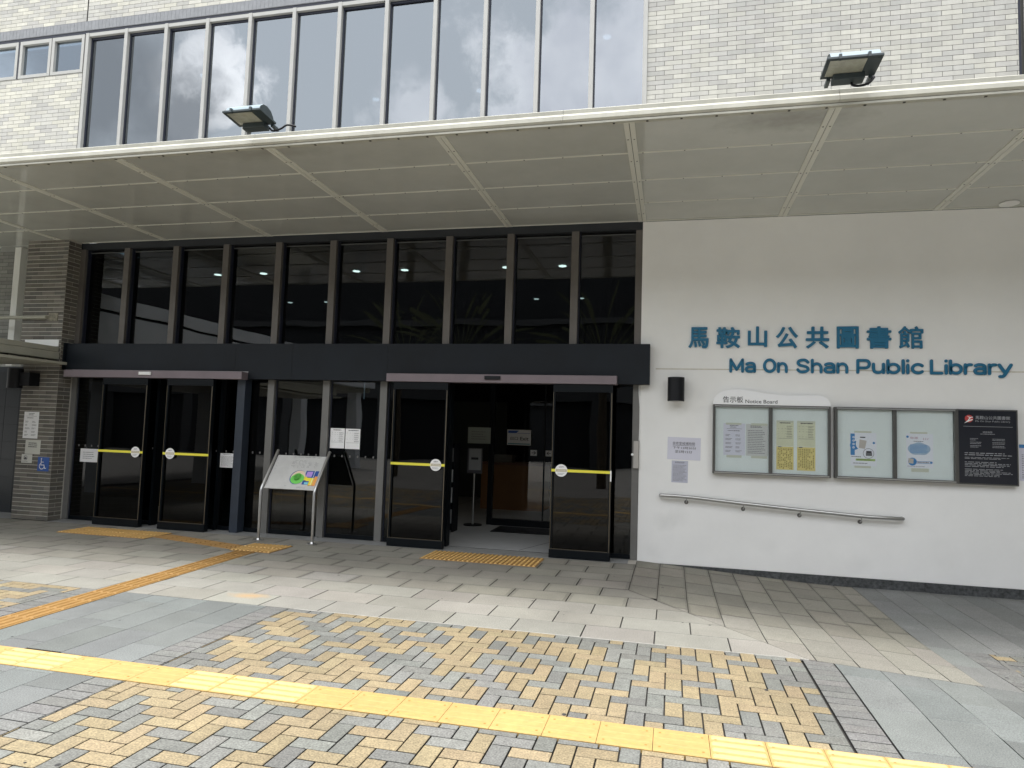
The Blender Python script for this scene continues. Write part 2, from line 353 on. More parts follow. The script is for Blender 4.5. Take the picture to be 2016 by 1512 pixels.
# slate slabs
sb=MB()
def slabs(mb,x0,x1,y0,y1,cw,ln,c,m,j=.12,seed=1,vert=True):
    q=random.Random(seed)
    x=x0
    while x<x1-.001:
        xe=min(x+cw,x1); y=y1+0-q.random()*ln; top=y1
        while top>y0:
            lo=max(y,y0)
            if top-lo>.03: slab(mb,x,xe,lo,top,jit(c,j),m,gap=.0045)
            top=lo; y-=ln
            if lo<=y0: break
        x=xe
for k,(a,b) in enumerate(((BT1,GY),(-9.3,BT0))):
    slabs(sb,-5.24,-3.469,a,b,.2952,.6,SLA,granite,.17,3+k)
    slabs(sb,1.224,2.465 if k==0 else 9.5,a,b if k else GY-.002,.31,.6,SLA,granite,.17,11+k)
slabs(sb,2.21,2.465,GY,-.01,.2575,.6,(.19,.197,.188),granite,.1,21)
slabs(sb,2.465,9.5,-2.56,-.01,.30,.6,(.19,.197,.188),granite,.10,22)
slabs(sb,2.465,9.5,BT1,-4.9,.30,.6,SLA,granite,.17,23)
struct(sb.build('slate_paving',attr=True,zf=hz))
# granite apron
def clip(poly,n,c):
    """keep the side where n.p<=c"""
    o=[]
    for k in range(len(poly)):
        p,q_=poly[k],poly[(k+1)%len(poly)]; a=n[0]*p[0]+n[1]*p[1]-c; b=n[0]*q_[0]+n[1]*q_[1]-c
        if a<=0: o.append(p)
        if (a<0<b) or (b<0<a): t=a/(a-b); o.append((p[0]+(q_[0]-p[0])*t,p[1]+(q_[1]-p[1])*t))
    return o
def slabpoly(mb,poly,c,m,gap=.0065):
    if len(poly)<3: return
    cx=sum(p[0] for p in poly)/len(poly); cy=sum(p[1] for p in poly)/len(poly)
    ar=abs(sum(poly[k][0]*poly[(k+1)%len(poly)][1]-poly[(k+1)%len(poly)][0]*poly[k][1] for k in range(len(poly))))/2
    if ar<.004: return
    def inset(d):
        r_=[]
        for x,y in poly:
            vx,vy=cx-x,cy-y; l=math.hypot(vx,vy) or 1; r_.append((x+vx/l*d*1.4,y+vy/l*d*1.4))
        return r_
    o=inset(gap/2); t=inset(gap/2+.0025); n=len(poly); i=len(mb.v); z=rnd.uniform(-.0008,.0008)
    mb.v+=[(x,y,-.022) for x,y in o]+[(x,y,z-.0025) for x,y in o]+[(x,y,z) for x,y in t]
    F=[(i+k,i+(k+1)%n,i+n+(k+1)%n,i+n+k) for k in range(n)]+[(i+n+k,i+n+(k+1)%n,i+2*n+(k+1)%n,i+2*n+k) for k in range(n)]+[tuple(range(i+2*n,i+3*n))]
    mb.f+=F; mb.m+=[mb.mi(m)]*len(F); mb.c+=[tuple(t_*.12 for t_ in c)]*n+[tuple(t_*.6 for t_ in c)]*n+[c]
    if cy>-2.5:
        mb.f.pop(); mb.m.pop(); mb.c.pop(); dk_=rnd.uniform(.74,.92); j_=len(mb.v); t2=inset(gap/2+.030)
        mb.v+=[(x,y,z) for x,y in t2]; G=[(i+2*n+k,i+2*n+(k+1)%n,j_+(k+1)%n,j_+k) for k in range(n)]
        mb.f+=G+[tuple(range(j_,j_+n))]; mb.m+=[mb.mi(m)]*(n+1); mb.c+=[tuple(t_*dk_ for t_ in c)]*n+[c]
gb=MB(); gs=MB()
rows=[-.30+(GY+.30)/9*k for k in range(10)]
FN=(1,.77); FC=-.39-1.83*.77      # fold line x+.77y=FC
for k in range(9):
    hi_,lo_=rows[k],rows[k+1]
    x=-14+ (.29 if k%2 else 0)
    while x<1.1:
        xe=x+.58
        p=[(x,lo_),(xe,lo_),(xe,hi_),(x,hi_)]
        if hi_>-1.83:      # above the fold corner the edge is straight
            if lo_<-1.83<hi_:
                p1=clip(clip(p,(0,-1),1.83),(1,0),-.39); p2=clip(clip(p,(0,1),-1.83),FN,FC)
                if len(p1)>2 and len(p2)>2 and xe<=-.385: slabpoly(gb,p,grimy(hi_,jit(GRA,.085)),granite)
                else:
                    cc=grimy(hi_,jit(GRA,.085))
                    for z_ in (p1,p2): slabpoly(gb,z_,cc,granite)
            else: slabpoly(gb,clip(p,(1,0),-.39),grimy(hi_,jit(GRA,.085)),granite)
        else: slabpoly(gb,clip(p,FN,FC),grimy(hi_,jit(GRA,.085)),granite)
        x=xe
q=0; x=-.39
while x<2.205:
    xe=min(x+.2985,2.21); top=-.012; y=-.012-(.23 if q%2 else .46)
    while top>GY+.01:
        lo=max(y,GY)
        p=clip([(x,lo),(xe,lo),(xe,top),(x,top)],(-FN[0],-FN[1]),-FC)
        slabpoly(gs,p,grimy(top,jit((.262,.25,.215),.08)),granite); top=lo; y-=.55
    x=xe; q+=1
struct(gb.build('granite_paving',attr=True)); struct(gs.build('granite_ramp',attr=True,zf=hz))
eg=MB(); eg.box(-3.2,1.05,GY-.006,GY+.006,-.01,.0015,mat('edge_grout',(.38,.37,.34),.9,var=.3,vscale=7)); struct(eg.build('paving_edge'))
# threshold
tb=MB()
x=-14
thr=mat('threshold_stone',(.25,.255,.25),.5,var=.08,vscale=6)
for a,b in ((-9.58,-7.0),(-7.0,-3.95),(-3.95,-.5)): tb.box(a+.002,b-.002,-.296,.02,-.02,.001,thr)
tb.box(-.498,-.394,-.296,-.004,-.02,0,mat('thr2',(.42,.40,.35),.8,var=.1,vscale=9))
tb.box(-14,-10.34,-.296,.26,-.02,-.001,thr)
struct(tb.build('threshold_paving'))
# tactile paving ------------------------------------------------
def tile_ribs(mb,x0,x1,y0,y1,z,m,along='x',n=4,hh=.004,jm=tactd,worn=False):
    mb.box(x0+.0015,x1-.0015,y0+.0015,y1-.0015,z-.02,z,m,skip='d')
    for k in range(n):
        if along=='x':
            pw=(y1-y0)/n; c=y0+(k+.5)*pw; a=pw*.24
            mb.v+=[(x0+.012,c-a,z),(x1-.012,c-a,z),(x1-.012,c+a,z),(x0+.012,c+a,z),(x0+.02,c-a*.7,z+hh),(x1-.02,c-a*.7,z+hh),(x1-.02,c+a*.7,z+hh),(x0+.02,c+a*.7,z+hh)]
        else:
            pw=(x1-x0)/n; c=x0+(k+.5)*pw; a=pw*.24
            mb.v+=[(c-a,y0+.012,z),(c+a,y0+.012,z),(c+a,y1-.012,z),(c-a,y1-.012,z),(c-a*.7,y0+.02,z+hh),(c+a*.7,y0+.02,z+hh),(c+a*.7,y1-.02,z+hh),(c-a*.7,y1-.02,z+hh)]
        i=len(mb.v)-8
        for f in ((4,5,6,7),(0,1,5,4),(1,2,6,5),(2,3,7,6),(3,0,4,7)): mb.f.append(tuple(i+a_ for a_ in f)); mb.m.append(mb.mi((tactr if m is tacto else tactb if hh>.003 else m))); mb.c.append((1,1,1))
yb=MB(); yb.box(-13.5,9.3,BT0+.001,BT1-.001,-.02,-.004,tactd)
x=-1.498-.2915*40; k=0
ribbed=set([25,26,27,33,34,35,36,46,47,48])
while x<9:
    k+=1
    dz=0
    tile_ribs(yb,x,x+.2915,BT0,BT1,.002,tact,'x',4,.006 if (k in (31,32,36,37,38) or k>46) else .0018)
    for j_ in range(4):
        for h_ in range(5):
            a_=x+.03+.048*h_+rnd.uniform(0,.01); yy_=BT0+.055+.06*j_; yb.box(a_,a_+rnd.uniform(.008,.03),yy_,yy_+.003,.002,.0027,tactdash,skip='d')
    for cx_ in (.035,.2565):
        for cy_ in (.06,.235): yb.box(x+cx_-.006,x+cx_+.006,BT0+cy_-.006,BT0+cy_+.006,.002,.0035,tactd,skip='d')
    x+=.2915
struct(yb.build('tactile_band',zf=hz))
tt=MB()
def tgrid(x0,y0,nx,ny,s=.3,along='y',n=5):
    for i in range(nx):
        for j in range(ny): tile_ribs(tt,x0+i*s,x0+(i+1)*s,y0+j*s,y0+(j+1)*s,.006,tacto,along,n,.009)
tgrid(-3.055,-1.01,5,2)
# left: chamfered corner tiles then block
for i in range(5):
    for j in range(2):
        tile_ribs(tt,-8.52+i*.295,-8.52+(i+1)*.295,-1.12+j*.285,-1.12+(j+1)*.285,.006,tacto,'y',5,.009)
struct(tt.build('tactile_warning_tiles',zf=hz))
def strip(name,p0,p1,wd,n=4):
    """guiding strip of ribbed tiles from p0 to p1 (centre line)"""
    d=Vector((p1[0]-p0[0],p1[1]-p0[1],0)); Ln=d.length; d.normalize(); s=Vector((-d.y,d.x,0)); mb=MB(); t=0
    while t<Ln-.02:
        e=min(t+.3,Ln); m2=MB(); tile_ribs(m2,t,e,-wd/2,wd/2,.006,tacto,'x',n,.007)
        i=len(mb.v); mb.v+=[(p0[0]+d.x*a+s.x*b,p0[1]+d.y*a+s.y*b,c) for a,b,c in m2.v]
        mb.f+=[tuple(i+q_ for q_ in f) for f in m2.f]; mb.m+=[mb.mi(tacto)]*len(m2.f); mb.c+=[(1,1,1)]*len(m2.f); t=e
    return mb
sA=strip('a',(-5.245,-1.42),(-5.035,-5.28),.285); oA=struct(sA.build('tactile_strip'))
sB=strip('b',(-7.02,-.80),(-5.50,-1.215),.285); struct(sB.build('tactile_strip'))
sC=MB()
for i in range(2):
    for j in range(2): tile_ribs(sC,-5.49+i*.29,-5.20+i*.29,-1.42+j*.28,-1.14+j*.28,.008,tacto,'y',5,.009)
struct(sC.build('tactile_strip'))
rust=MB()
# ------------------------------------------------------------ building
B=thing('library_building','two storey library with cream tiled upper wall, dark glazed entrance and white rendered wall','building')
def bricks(mb,x0,x1,z0,z1,y,depth,ln,ph,cols,m,gap=.006,holes=(),seed=1,side=None,off=0):
    q=random.Random(seed); r=0; z=z0
    while z<z1-.004:
        ze=min(z+ph,z1); x=x0-((r%2)*ln/2)+off
        while x<x1:
            a=max(x,x0); b=min(x+ln,x1)
            if b-a>.02:
                c=q.choice(cols); k=1+q.uniform(-.09,.09); c=tuple(t*k for t in c)
                gx=gap*(.5 if gap>.009 else 1); mb.box(a+gx/2,b-gx/2,y-depth+q.uniform(-.0006,.0006),y,z+gap/2,ze-gap/2,m,c,skip='b')
            x+=ln
        z=ze; r+=1
UPC=[(.54,.53,.46),(.53,.52,.46),(.50,.49,.44),(.42,.415,.39),(.44,.435,.405),(.475,.47,.43)]
UPR=[(.475,.47,.42),(.46,.455,.41),(.45,.445,.405),(.40,.40,.375),(.415,.41,.385),(.43,.425,.39)]
def wallpart(name,x0,x1,z0,z1,y=0,cols=UPC,mm=brick_up,mo=mortar_dark,seed=1,ln=.2365,ph=.0668,dep=.004,th=.2,gap=.006):
    mb=MB(); mb.box(x0,x1,y-.001,y+th,z0,z1,mo); bricks(mb,x0,x1,z0,z1,y-.001,dep,ln,ph,cols,mm,seed=seed,gap=gap)
    return mb.build(name,B,attr=True)
wallpart('tiled_wall',-.375,4.14,4.60,9.6,seed=2,cols=UPR); wallpart('tiled_wall',4.20,9.0,4.60,9.6,seed=3,cols=UPR)
MB().box(4.10,4.25,.03,.2,4.545,9.6,mortar_dark).build('joint_backing',B)
MB().box(4.142,4.168,.004,.02,4.6,9.6,gasket).build('movement_joint',B)
MB().tube([(4.215,-.05,4.6),(4.215,-.05,9.6)],.022,whitep).build('downpipe',B,smooth=True)
wallpart('tiled_wall',-16,-9.885,4.60,7.55,seed=4); 
wallpart('tiled_wall',-16,-9.89,8.462,9.6,seed=5); wallpart('tiled_wall',-9.868,-.381,8.462,9.6,seed=6)
lint=MB(); lint.box(-16,-.385,-.010,.2,8.29,8.458,mat('lintel_mortar',(.20,.21,.225),.9)); lint.box(-16,-.385,.0,.2,8.235,8.288,gasket)
x=-16; q=random.Random(5)
while x<-.4: lint.box(x+.002,min(x+.068,-.388),-.0125,-.0102,8.295,8.453,mat('lintel_tile',(.24,.25,.265),.8,var=.15,vscale=9),skip='b'); x+=.0725
lint.build('lintel_band',B)
# upper curtain glazing: 12 bays
UX=[-9.846+.788*k for k in range(13)]; UX[-1]=-.43
for k,xx in enumerate(UX):
    wd=.062; fr=MB()
    fr.box(xx-.005,xx+wd-.005,-.03,.10,4.62,8.232,alu); fr.box(xx+wd-.005,xx+wd+.012,.030,.10,4.62,8.17,gasket)
    fr.build('mullion',B,bevel=.004)
fr=MB(); fr.box(-9.79,-.43,-.02,.08,8.172,8.230,alu); fr.box(-9.79,-.43,.030,.062,8.135,8.170,gasket); fr.build('head_frame',B)
for k in range(12):
    wv=MB(); wv.box(UX[k]+.072,UX[k+1]-.007,.055,.061,4.62,8.15,g_up); o=wv.build('window_pane',B)
    o.rotation_euler=(rnd.uniform(-.0012,.0012),0,rnd.uniform(-.0008,.0008))
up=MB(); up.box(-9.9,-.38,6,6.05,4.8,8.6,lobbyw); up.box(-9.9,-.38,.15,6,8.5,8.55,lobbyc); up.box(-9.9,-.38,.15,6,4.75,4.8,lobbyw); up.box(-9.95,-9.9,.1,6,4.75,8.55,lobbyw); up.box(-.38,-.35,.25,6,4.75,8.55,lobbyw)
up.build('upper_room',B)
# small windows left
smf=[(-11.68,-11.36),(-11.28,-10.60),(-10.55,-9.89)]
for k,(a,b) in enumerate([(-13.5,-12.75),(-12.73,-12.02),(-11.98,-11.30),(-11.26,-10.585),(-10.57,-9.895)]):
    f_=MB(); t_=.055
    f_.box(a,a+t_,-.01,.08,7.555,8.232,alu); f_.box(b-t_,b,-.01,.08,7.555,8.232,alu); f_.box(a+t_,b-t_,-.01,.08,8.165,8.232,alu); f_.box(a+t_,b-t_,-.01,.08,7.555,7.612,alu)
    w_=f_.build('window',B,bevel=.003)
    p_=MB(); p_.box(a+t_,b-t_,.04,.045,7.612,8.165,g_small); p_.build('pane',w_)
    if k in (2,3):
        b_=MB(); b_.box(a+.12,b-.08,.10,.12,8.03,8.06,whitep); b_.build('blind_rail',w_)
bk=MB(); bk.box(-13.6,-9.89,.35,.4,7.4,8.3,mat('room_blind',(.25,.29,.32),.8,var=.1,vscale=1.2)); bk.box(-11.29,-11.268,-.005,.1,7.56,8.23,gasket); bk.build('blind',B)
bk=MB(); bk.box(-16,-13.5,0,.2,7.55,8.232,mortar_dark); bk.build('wall_return',B)
# lower: brick pier, left wall
PC=[(.15,.14,.115),(.17,.155,.13),(.12,.11,.095),(.19,.175,.15),(.135,.13,.115)]
pr=MB(); pr.box(-10.335,-9.625,-.245,.15,0,2.50,mortar_light)
bricks(pr,-10.335,-9.622,.0,2.50,-.245,.003,.2425,.0667,PC,brick_dk,seed=9,gap=.010)
pr.box(-10.44,-9.625,-.245,.15,2.50,4.558,mortar_light); bricks(pr,-10.44,-9.622,2.50,4.558,-.245,.003,.2425,.0667,PC,brick_dk,seed=10,gap=.010)
# side face of the pier
z=0; r=0; q=random.Random(4)
while z<4.54:
    ze=min(z+.0667,4.545); y=-.245-(r%2)*.12
    while y<.0:
        a=max(y,-.245); b=min(y+.2425,.0)
        if b-a>.02:
            c=q.choice(PC); pr.box(-9.625,-9.6215,a+.004,b-.004,z+.004,ze-.004,brick_dk,c,skip='l')
        y+=.2425
    z=ze; r+=1
pr.build('brick_pier',B,attr=True)
lw=MB(); lw.box(-16,-10.5,.33,.5,2.5,4.556,mortar_dark); bricks(lw,-16,-10.5,2.5,4.556,.33,.003,.2425,.0667,[(.30,.30,.27),(.34,.34,.31),(.26,.26,.24)],brick_dk,seed=12,gap=.007)
lw.box(-16,-10.44,0,.33,4.556,4.60,soff); lw.build('left_brick_wall',B,attr=True)
dt=MB(); dt.box(-16,-10.335,.27,.33,0,2.5,black)
for i in range(20):
    for j in range(9):
        a=-10.34-(i+1)*.3; dt.box(a+.003,a+.297,.262,.27,j*.3+.003,min(j*.3+.297,2.5),darktile,skip='b')
dt.build('dark_tiled_wall',B)
# white wall + plinth
ww=MB(); ww.box(-.392,9.0,0,.25,-.022,4.55,white); ww.build('white_wall',B,bevel=.006)
rl=MB(); rl.box(-.19,9.0,-.0012,.0,2.528,2.543,mat('groove_line',(.62,.59,.51),.9,var=.2,vscale=6),skip='b'); rl.build('wall_joint',B)
pl=MB(); seg=[-.15+.35*k for k in range(27)]
for a,b in zip(seg,seg[1:]):
    pl.face([(a,-.006,hz(a,-.01)-.03),(b,-.006,hz(b,-.01)-.03),(b,-.006,-.022),(a,-.006,-.022)],plinthm)
    pl.face([(a,-.006,-.022),(b,-.006,-.022),(b,.01,-.022),(a,.01,-.022)],plinthm)
pl.build('plinth',B)
# glazing lower storey
MX=[-9.655,-8.766,-7.836,-6.915,-5.985,-5.061,-4.138,-3.212,-2.294,-1.367,-.484]
for k,xx in enumerate(MX):
    wd=.104 if k else .12; ml=MB()
    ml.box(xx,xx+wd-(.0 if k<10 else .005),0 if k<10 else .03,.16,2.8,4.452,alu_br); ml.box(xx+wd,xx+wd+.016,.05,.16,2.8,4.452,gasket)
    ml.build('mullion',B,bevel=.003)
hd=MB(); hd.box(-9.62,-.393,.02,.2,4.45,4.56,mat('dark_header',(.015,.018,.022),.6)); hd.box(-9.99,-9.621,.0,.3,4.40,4.60,navy); hd.build('window_head',B)
hd=MB(); hd.box(-.484,-.394,.03,.2,4.452,2.8,alu_br); 
for k in range(10):
    o=MB().box(MX[k]+.105,MX[k+1],.115,.121,2.8,4.45,g_low).build('window_pane',B)
    t_=MB().box(MX[k]+.122,MX[k+1]-.001,.10,.112,4.405,4.42,mat('glazing_bead',(.10,.105,.105),.4)).build('glazing_bead',o)
# lower panes and columns
lc=mat('lower_mullion',(.17,.168,.16),.5,.15,var=.1,vscale=5)
for xx,wd in ((-9.63,.10),(-5.985,.11),(-5.061,.11),(-4.138,.11),(-.484,.088)):
    lm=MB(); lm.box(xx,xx+wd,0 if xx>-9 else .02,.16,.001,2.32,lc); lm.box(xx+wd,xx+wd+.02,.05,.16,.001,2.32,gasket)
    lm.build('door_mullion',B,bevel=.003)
panes=[(-9.51,-8.72),(-6.30,-5.985),(-5.855,-5.061),(-4.931,-4.138),(-4.008,-3.03),(-.80,-.484),(-1.52,-.80),(-6.76,-6.42),(-8.72,-7.93),(-7.56,-6.76)]
for a,b in panes:
    o=MB().box(a,b,.06,.066,.06,2.32,g_low if b-a<.8 or a<-8 else g_low).build('window_pane',B)
    MB().box(a,b,.045,.085,.003,.062,blackdoor).build('bottom_rail',o)
for a,b in ((-3.08,-3.03),(-1.52,-1.47),(-8.72,-8.68),(-7.93,-7.885),(-7.565,-7.53),(-6.78,-6.74)):
    MB().box(a,b,-.02,.12,.002,2.3,blackdoor).build('fixed_frame',B)
ps=MB().box(-6.42,-6.285,-.13,.04,.001,2.311,mat('blue_grey_post',(.028,.038,.055),.4,var=.15,vscale=3)); ps.build('post',B,bevel=.004)
# portal beam
pb=MB(); J=[-9.60,-8.85,-6.469,-5.511,-3.981,-.262]
for a,b in zip(J,J[1:]): pb.box(a+.0022,b-.0022,-.15+rnd.uniform(-.0015,.0015),.05,2.313,2.85,navy)
pb.box(-9.60,-.27,-.147,.2,2.318,2.845,black); pb.box(-9.74,-9.602,-.20,-.06,2.42,2.86,navy)
pb.build('portal_beam',B)
for a,b,nm in ((-9.46,-6.234,0),(-3.914,-.68,1)):
    t_=MB().box(a,b,-.31,-.151,2.295,2.408,pink).build('door_track_cover',B,bevel=.003)
    if nm==0:
        MB().box(-8.03,-7.81,-.335,-.311,2.338,2.388,whitep).build('sensor',t_,bevel=.006)
        mm=MB().box(a,b,-.151,-.15,2.408,2.425,mat('grey_edge',(.35,.34,.34),.6)); mm.build('edge',t_)
    else: MB().box(-2.47,-2.25,-.34,-.311,2.335,2.385,black).build('sensor',t_,bevel=.006)
# sliding doors
def tapetext(mb,xc,zc,y,rad,zt):
    n=28; mb.face([(xc+rad*math.cos(2*math.pi*k/n),y,zc+rad*math.sin(2*math.pi*k/n)) for k in range(n)],whitep)
def door(a,b,side):
    d=MB(); y0,y1=-.285,-.215
    d.box(a,b,y0,y1,2.19,2.29,blackdoor); d.box(a,a+.03,y0+.004,y1,.11,2.19,blackdoor); d.box(b-.03,b,y0+.004,y1,.11,2.19,blackdoor)
    o=d.build('sliding_door',B)
    MB().box(a-.004,b+.004,y0-.012,y1+.01,.008,.115,blackdoor).build('bottom_rail',o,bevel=.003)
    MB().box(a+.03,b-.03,-.25,-.244,.115,2.19,g_door).build('pane',o)
    MB().box(a+.004,a+.009,y0-.001,y0+.004,.118,2.18,goldline).build('trim',o)
    wd_=.016; MB().box(b-wd_,b-.006,y0-.001,y0+.004,.118,2.18,goldline).build('trim',o)
    MB().box(a+.012,b-.03,y0-.001,y0+.003,.118,.124,goldline).build('trim',o)
    MB().box(a+.005,b-.005,-.2885,-.2865,1.128,1.163,yel).build('warning_tape',o)
    xc=b-.135 if side<0 else a+.135; zc=1.146
    s=MB(); tapetext(s,xc,zc,-.2895,.082,0); so_=s.build('sticker',o)
    t=MB(); put_text(t,'自動門',0,zc+.035,-.2902,ink,height=.02,center=xc,res=1)
    t.box(xc-.074,xc+.074,-.2902,-.2898,zc-.017,zc+.018,mat('tan_bar',(.55,.50,.36),.6)); put_text(t,'CAUTION',0,zc-.008,-.2908,whitep,height=.017,width=.11,center=xc,res=1)
    lines(t,xc-.05,xc+.05,zc-.06,zc-.03,-.2902,inkg,2,.35,seed=int(xc*100)); t.build('sticker_print',o)
door(-8.715,-7.888,-1); door(-7.537,-6.728,1); door(-3.807,-3.0,-1); door(-1.52,-.73,1)
MB().box(-.742,-.724,-.30,-.288,1.03,1.17,whitep).build('door_handle',B)
# lobby
lb=MB(); lb.box(-9.6,-.4,.08,11,-.02,.0005,floorm); lb.build('lobby_floor',B)
lb=MB()
for a in (-8,-6.3,-4.6,-1.2): lb.box(a-.006,a+.006,.12,11,.0005,.0015,joint_dark)
lb.face([(-2.02,.02+.1,.0016),(-2.005,.02+.1,.0016),(-1.25,2.5,.0016),(-1.265,2.5,.0016)],joint_dark)
for yy in (.03,.055): lb.box(-3.0,-1.52,yy,yy+.008,.0012,.003,joint_dark)
lb.build('floor_joint',B)
lb=MB(); lb.box(-9.6,-.4,.2,11,4.3,4.34,lobbyc); lb.build('lobby_ceiling',B)
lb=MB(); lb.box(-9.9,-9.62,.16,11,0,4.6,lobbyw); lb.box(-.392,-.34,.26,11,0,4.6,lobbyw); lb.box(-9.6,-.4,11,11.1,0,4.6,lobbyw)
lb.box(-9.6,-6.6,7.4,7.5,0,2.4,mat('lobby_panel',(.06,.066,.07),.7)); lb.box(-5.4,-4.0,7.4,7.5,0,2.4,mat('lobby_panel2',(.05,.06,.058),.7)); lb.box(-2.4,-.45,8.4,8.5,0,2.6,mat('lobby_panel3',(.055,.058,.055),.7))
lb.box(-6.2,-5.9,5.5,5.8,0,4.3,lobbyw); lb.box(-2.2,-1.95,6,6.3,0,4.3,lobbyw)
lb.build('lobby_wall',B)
# inner glass door line
ig=MB(); ig.box(-3.14,-3.05,2.52,2.60,.0,2.6,blackdoor); ig.box(-3.05,-.5,2.50,2.60,.0,.115,blackdoor); ig.box(-9.5,-3.14,2.53,2.58,2.5,2.6,blackdoor); ig.box(-3.14,-.5,2.52,2.6,2.5,2.6,blackdoor); ig.box(-2.15,-2.13,2.53,2.57,.115,2.5,blackdoor)
igo=ig.build('inner_door_frame',B); MB().box(-3.05,-.5,2.555,2.56,.115,2.5,g_case).build('pane',igo)
# interior lights
def downlight(x,y,z,r,m,lab):
    mb=MB(); mb.tube([(x,y,z-.004),(x,y,z-.012)],r,m,20); o=mb.build('downlight',smooth=False); tag(o,lab,'ceiling light','round lamps in the lobby ceiling'); return o
pos=['leftmost','second from the left','third from the left','fourth from the left','fifth from the left','rightmost']
for k,x in enumerate((-7.954,-7.032,-5.252,-4.373,-2.619,-1.697)):
    downlight(x,1.29,4.3,.062,downl,'lit round ceiling lamp behind the glass, %s in the front row'%pos[k])
for k,(x,lab) in enumerate(((-8.054,'leftmost'),(-7.188,'second from left'),(-2.625,'third from left'),(-1.727,'rightmost'))):
    downlight(x,3.86,4.3,.05,downl2,'dim round ceiling lamp deep in the lobby, %s in the back row'%lab)
for k,(x,y,lab) in enumerate(((-9.10,2.0,'leftmost'),(-6.09,3.48,'second from left'),(-3.84,3.5,'third from left'),(-1.156,2.07,'rightmost'))):
    mb=MB(); mb.tube([(x,y,8.496),(x,y,8.484)],.07,downl2,16); tag(mb.build('ceiling_lamp'),'faint round lamp behind the reflective upper windows, %s of four'%lab,'ceiling light','lamps behind the upper windows')
# ------------------------------------------------------------ canopy
CA=thing('entrance_canopy','long cream metal canopy with glossy soffit panels above the library doors','canopy',(-3,-1.5,4.56))
YF=-3.04; ribsX=[-13.55,-11.7,-9.83,-7.98,-6.10,-4.175,-2.27,-.4,1.395,3.21,5.05,6.9]
edges=[-15]+ribsX+[8.6]; ystr=[0.0,-.75,-1.525,-2.30,YF+.03]
sp=MB()
for a,b in zip(edges,edges[1:]):
    for c,d in zip(ystr,ystr[1:]): sp.box(a+.001,b-.001,d+.001,c-.001,4.560+rnd.uniform(-.0006,.0006),4.575,soff)
o=sp.build('soffit',CA)
for k,xx in enumerate(ribsX):
    rb=MB(); rb.box(xx-.052,xx-.003,YF+.03,-.002,4.550,4.5615,stripm); rb.box(xx+.003,xx+.052,YF+.03,-.002,4.550,4.5615,stripm); rb.box(xx-.003,xx+.003,YF+.03,-.002,4.557,4.562,screw)
    for yy in (-.35,-.9,-1.5,-2.1,-2.65):
        for s_ in (-.03,.03): rb.box(xx+s_-.007,xx+s_+.007,yy-.007,yy+.007,4.5475,4.5499,screw)
    rb.build('rib',CA)
for yy in ystr[1:-1]:
    rb=MB(); x=-15
    for a,b in zip(edges,edges[1:]): rb.box(a+.053,b-.053,yy-.011,yy+.011,4.5545,4.5605,stripm)
    while x<8.4: rb.box(x-.007,x+.007,yy-.007,yy+.007,4.5525,4.5544,screw); x+=.42
    rb.build('soffit_strip',CA)
rb=MB(); rb.box(-9.6,8.6,-.028,-.004,4.5535,4.5598,stripm); rb.build('edge_trim',CA)
# fascia profile (Y,Z) swept along X
def sweep(prof,x0,x1,m,name,par,**k):
    mb=MB(); n=len(prof)
    for i in range(n):
        (y0,z0),(y1,z1)=prof[i],prof[(i+1)%n]; mb.face([(x0,y0,z0),(x1,y0,z0),(x1,y1,z1),(x0,y1,z1)],m)
    mb.face([(x0,y,z) for y,z in prof],m); mb.face([(x1,y,z) for y,z in reversed(prof)],m)
    return mb.build(name,par,**k)
J2=[-15,-9.2,-4.35,-1.02,1.42,5.1,8.6]
for a,b in zip(J2,J2[1:]):
    sweep([(YF-.012,4.583),(YF-.03,4.60),(YF-.028,4.640),(YF-.002,4.668),(YF-.006,4.705),(YF+.002,4.712),(YF+.16,4.715),(YF+.16,4.583)],a+.0015,b-.0015,fasc,'fascia',CA)
rb=MB(); rb.box(-15,8.6,YF-.0125,YF+.04,4.5748,4.5826,fascd); rb.build('fascia_joint',CA)
rb=MB(); rb.box(-15,8.6,YF-.014,YF+.045,4.556,4.5745,fasc); 
x=-14.8; q=random.Random(3)
while x<8.5:
    rb.box(x-.01,x+.01,YF+.008,YF+.028,4.551,4.5562,screw); x+=.31
rb.build('lower_trim',CA)
rb=MB(); rb.box(-15,8.6,YF+.16,-.005,4.60,4.70,mat('canopy_top',(.4,.4,.38),.8)); rb.build('roof',CA)
rb=MB(); q=random.Random(8)
x=-12
while x<5:
    x+=q.uniform(.1,.5); l_=q.uniform(.012,.035); z_=4.583+q.uniform(0,.012); mb_=rb; rb.face([(x,YF-.0135-(z_-4.583)*.9,z_),(x+l_,YF-.0135-(z_-4.583)*.9,z_+q.uniform(.0,.012)),(x+l_,YF-.0135-(z_-4.583)*.9,z_+.012),(x,YF-.0135-(z_-4.583)*.9,z_+.005)],fascd)
rb.build('dirt_marks',CA)
dl=MB(); dl.tube([(3.935,-.155,4.5545),(3.935,-.155,4.542)],.105,whitep,28); tag(dl.build('ceiling_disc',bevel=.003),'round white flush lamp cover under the canopy beside the white wall','ceiling light')

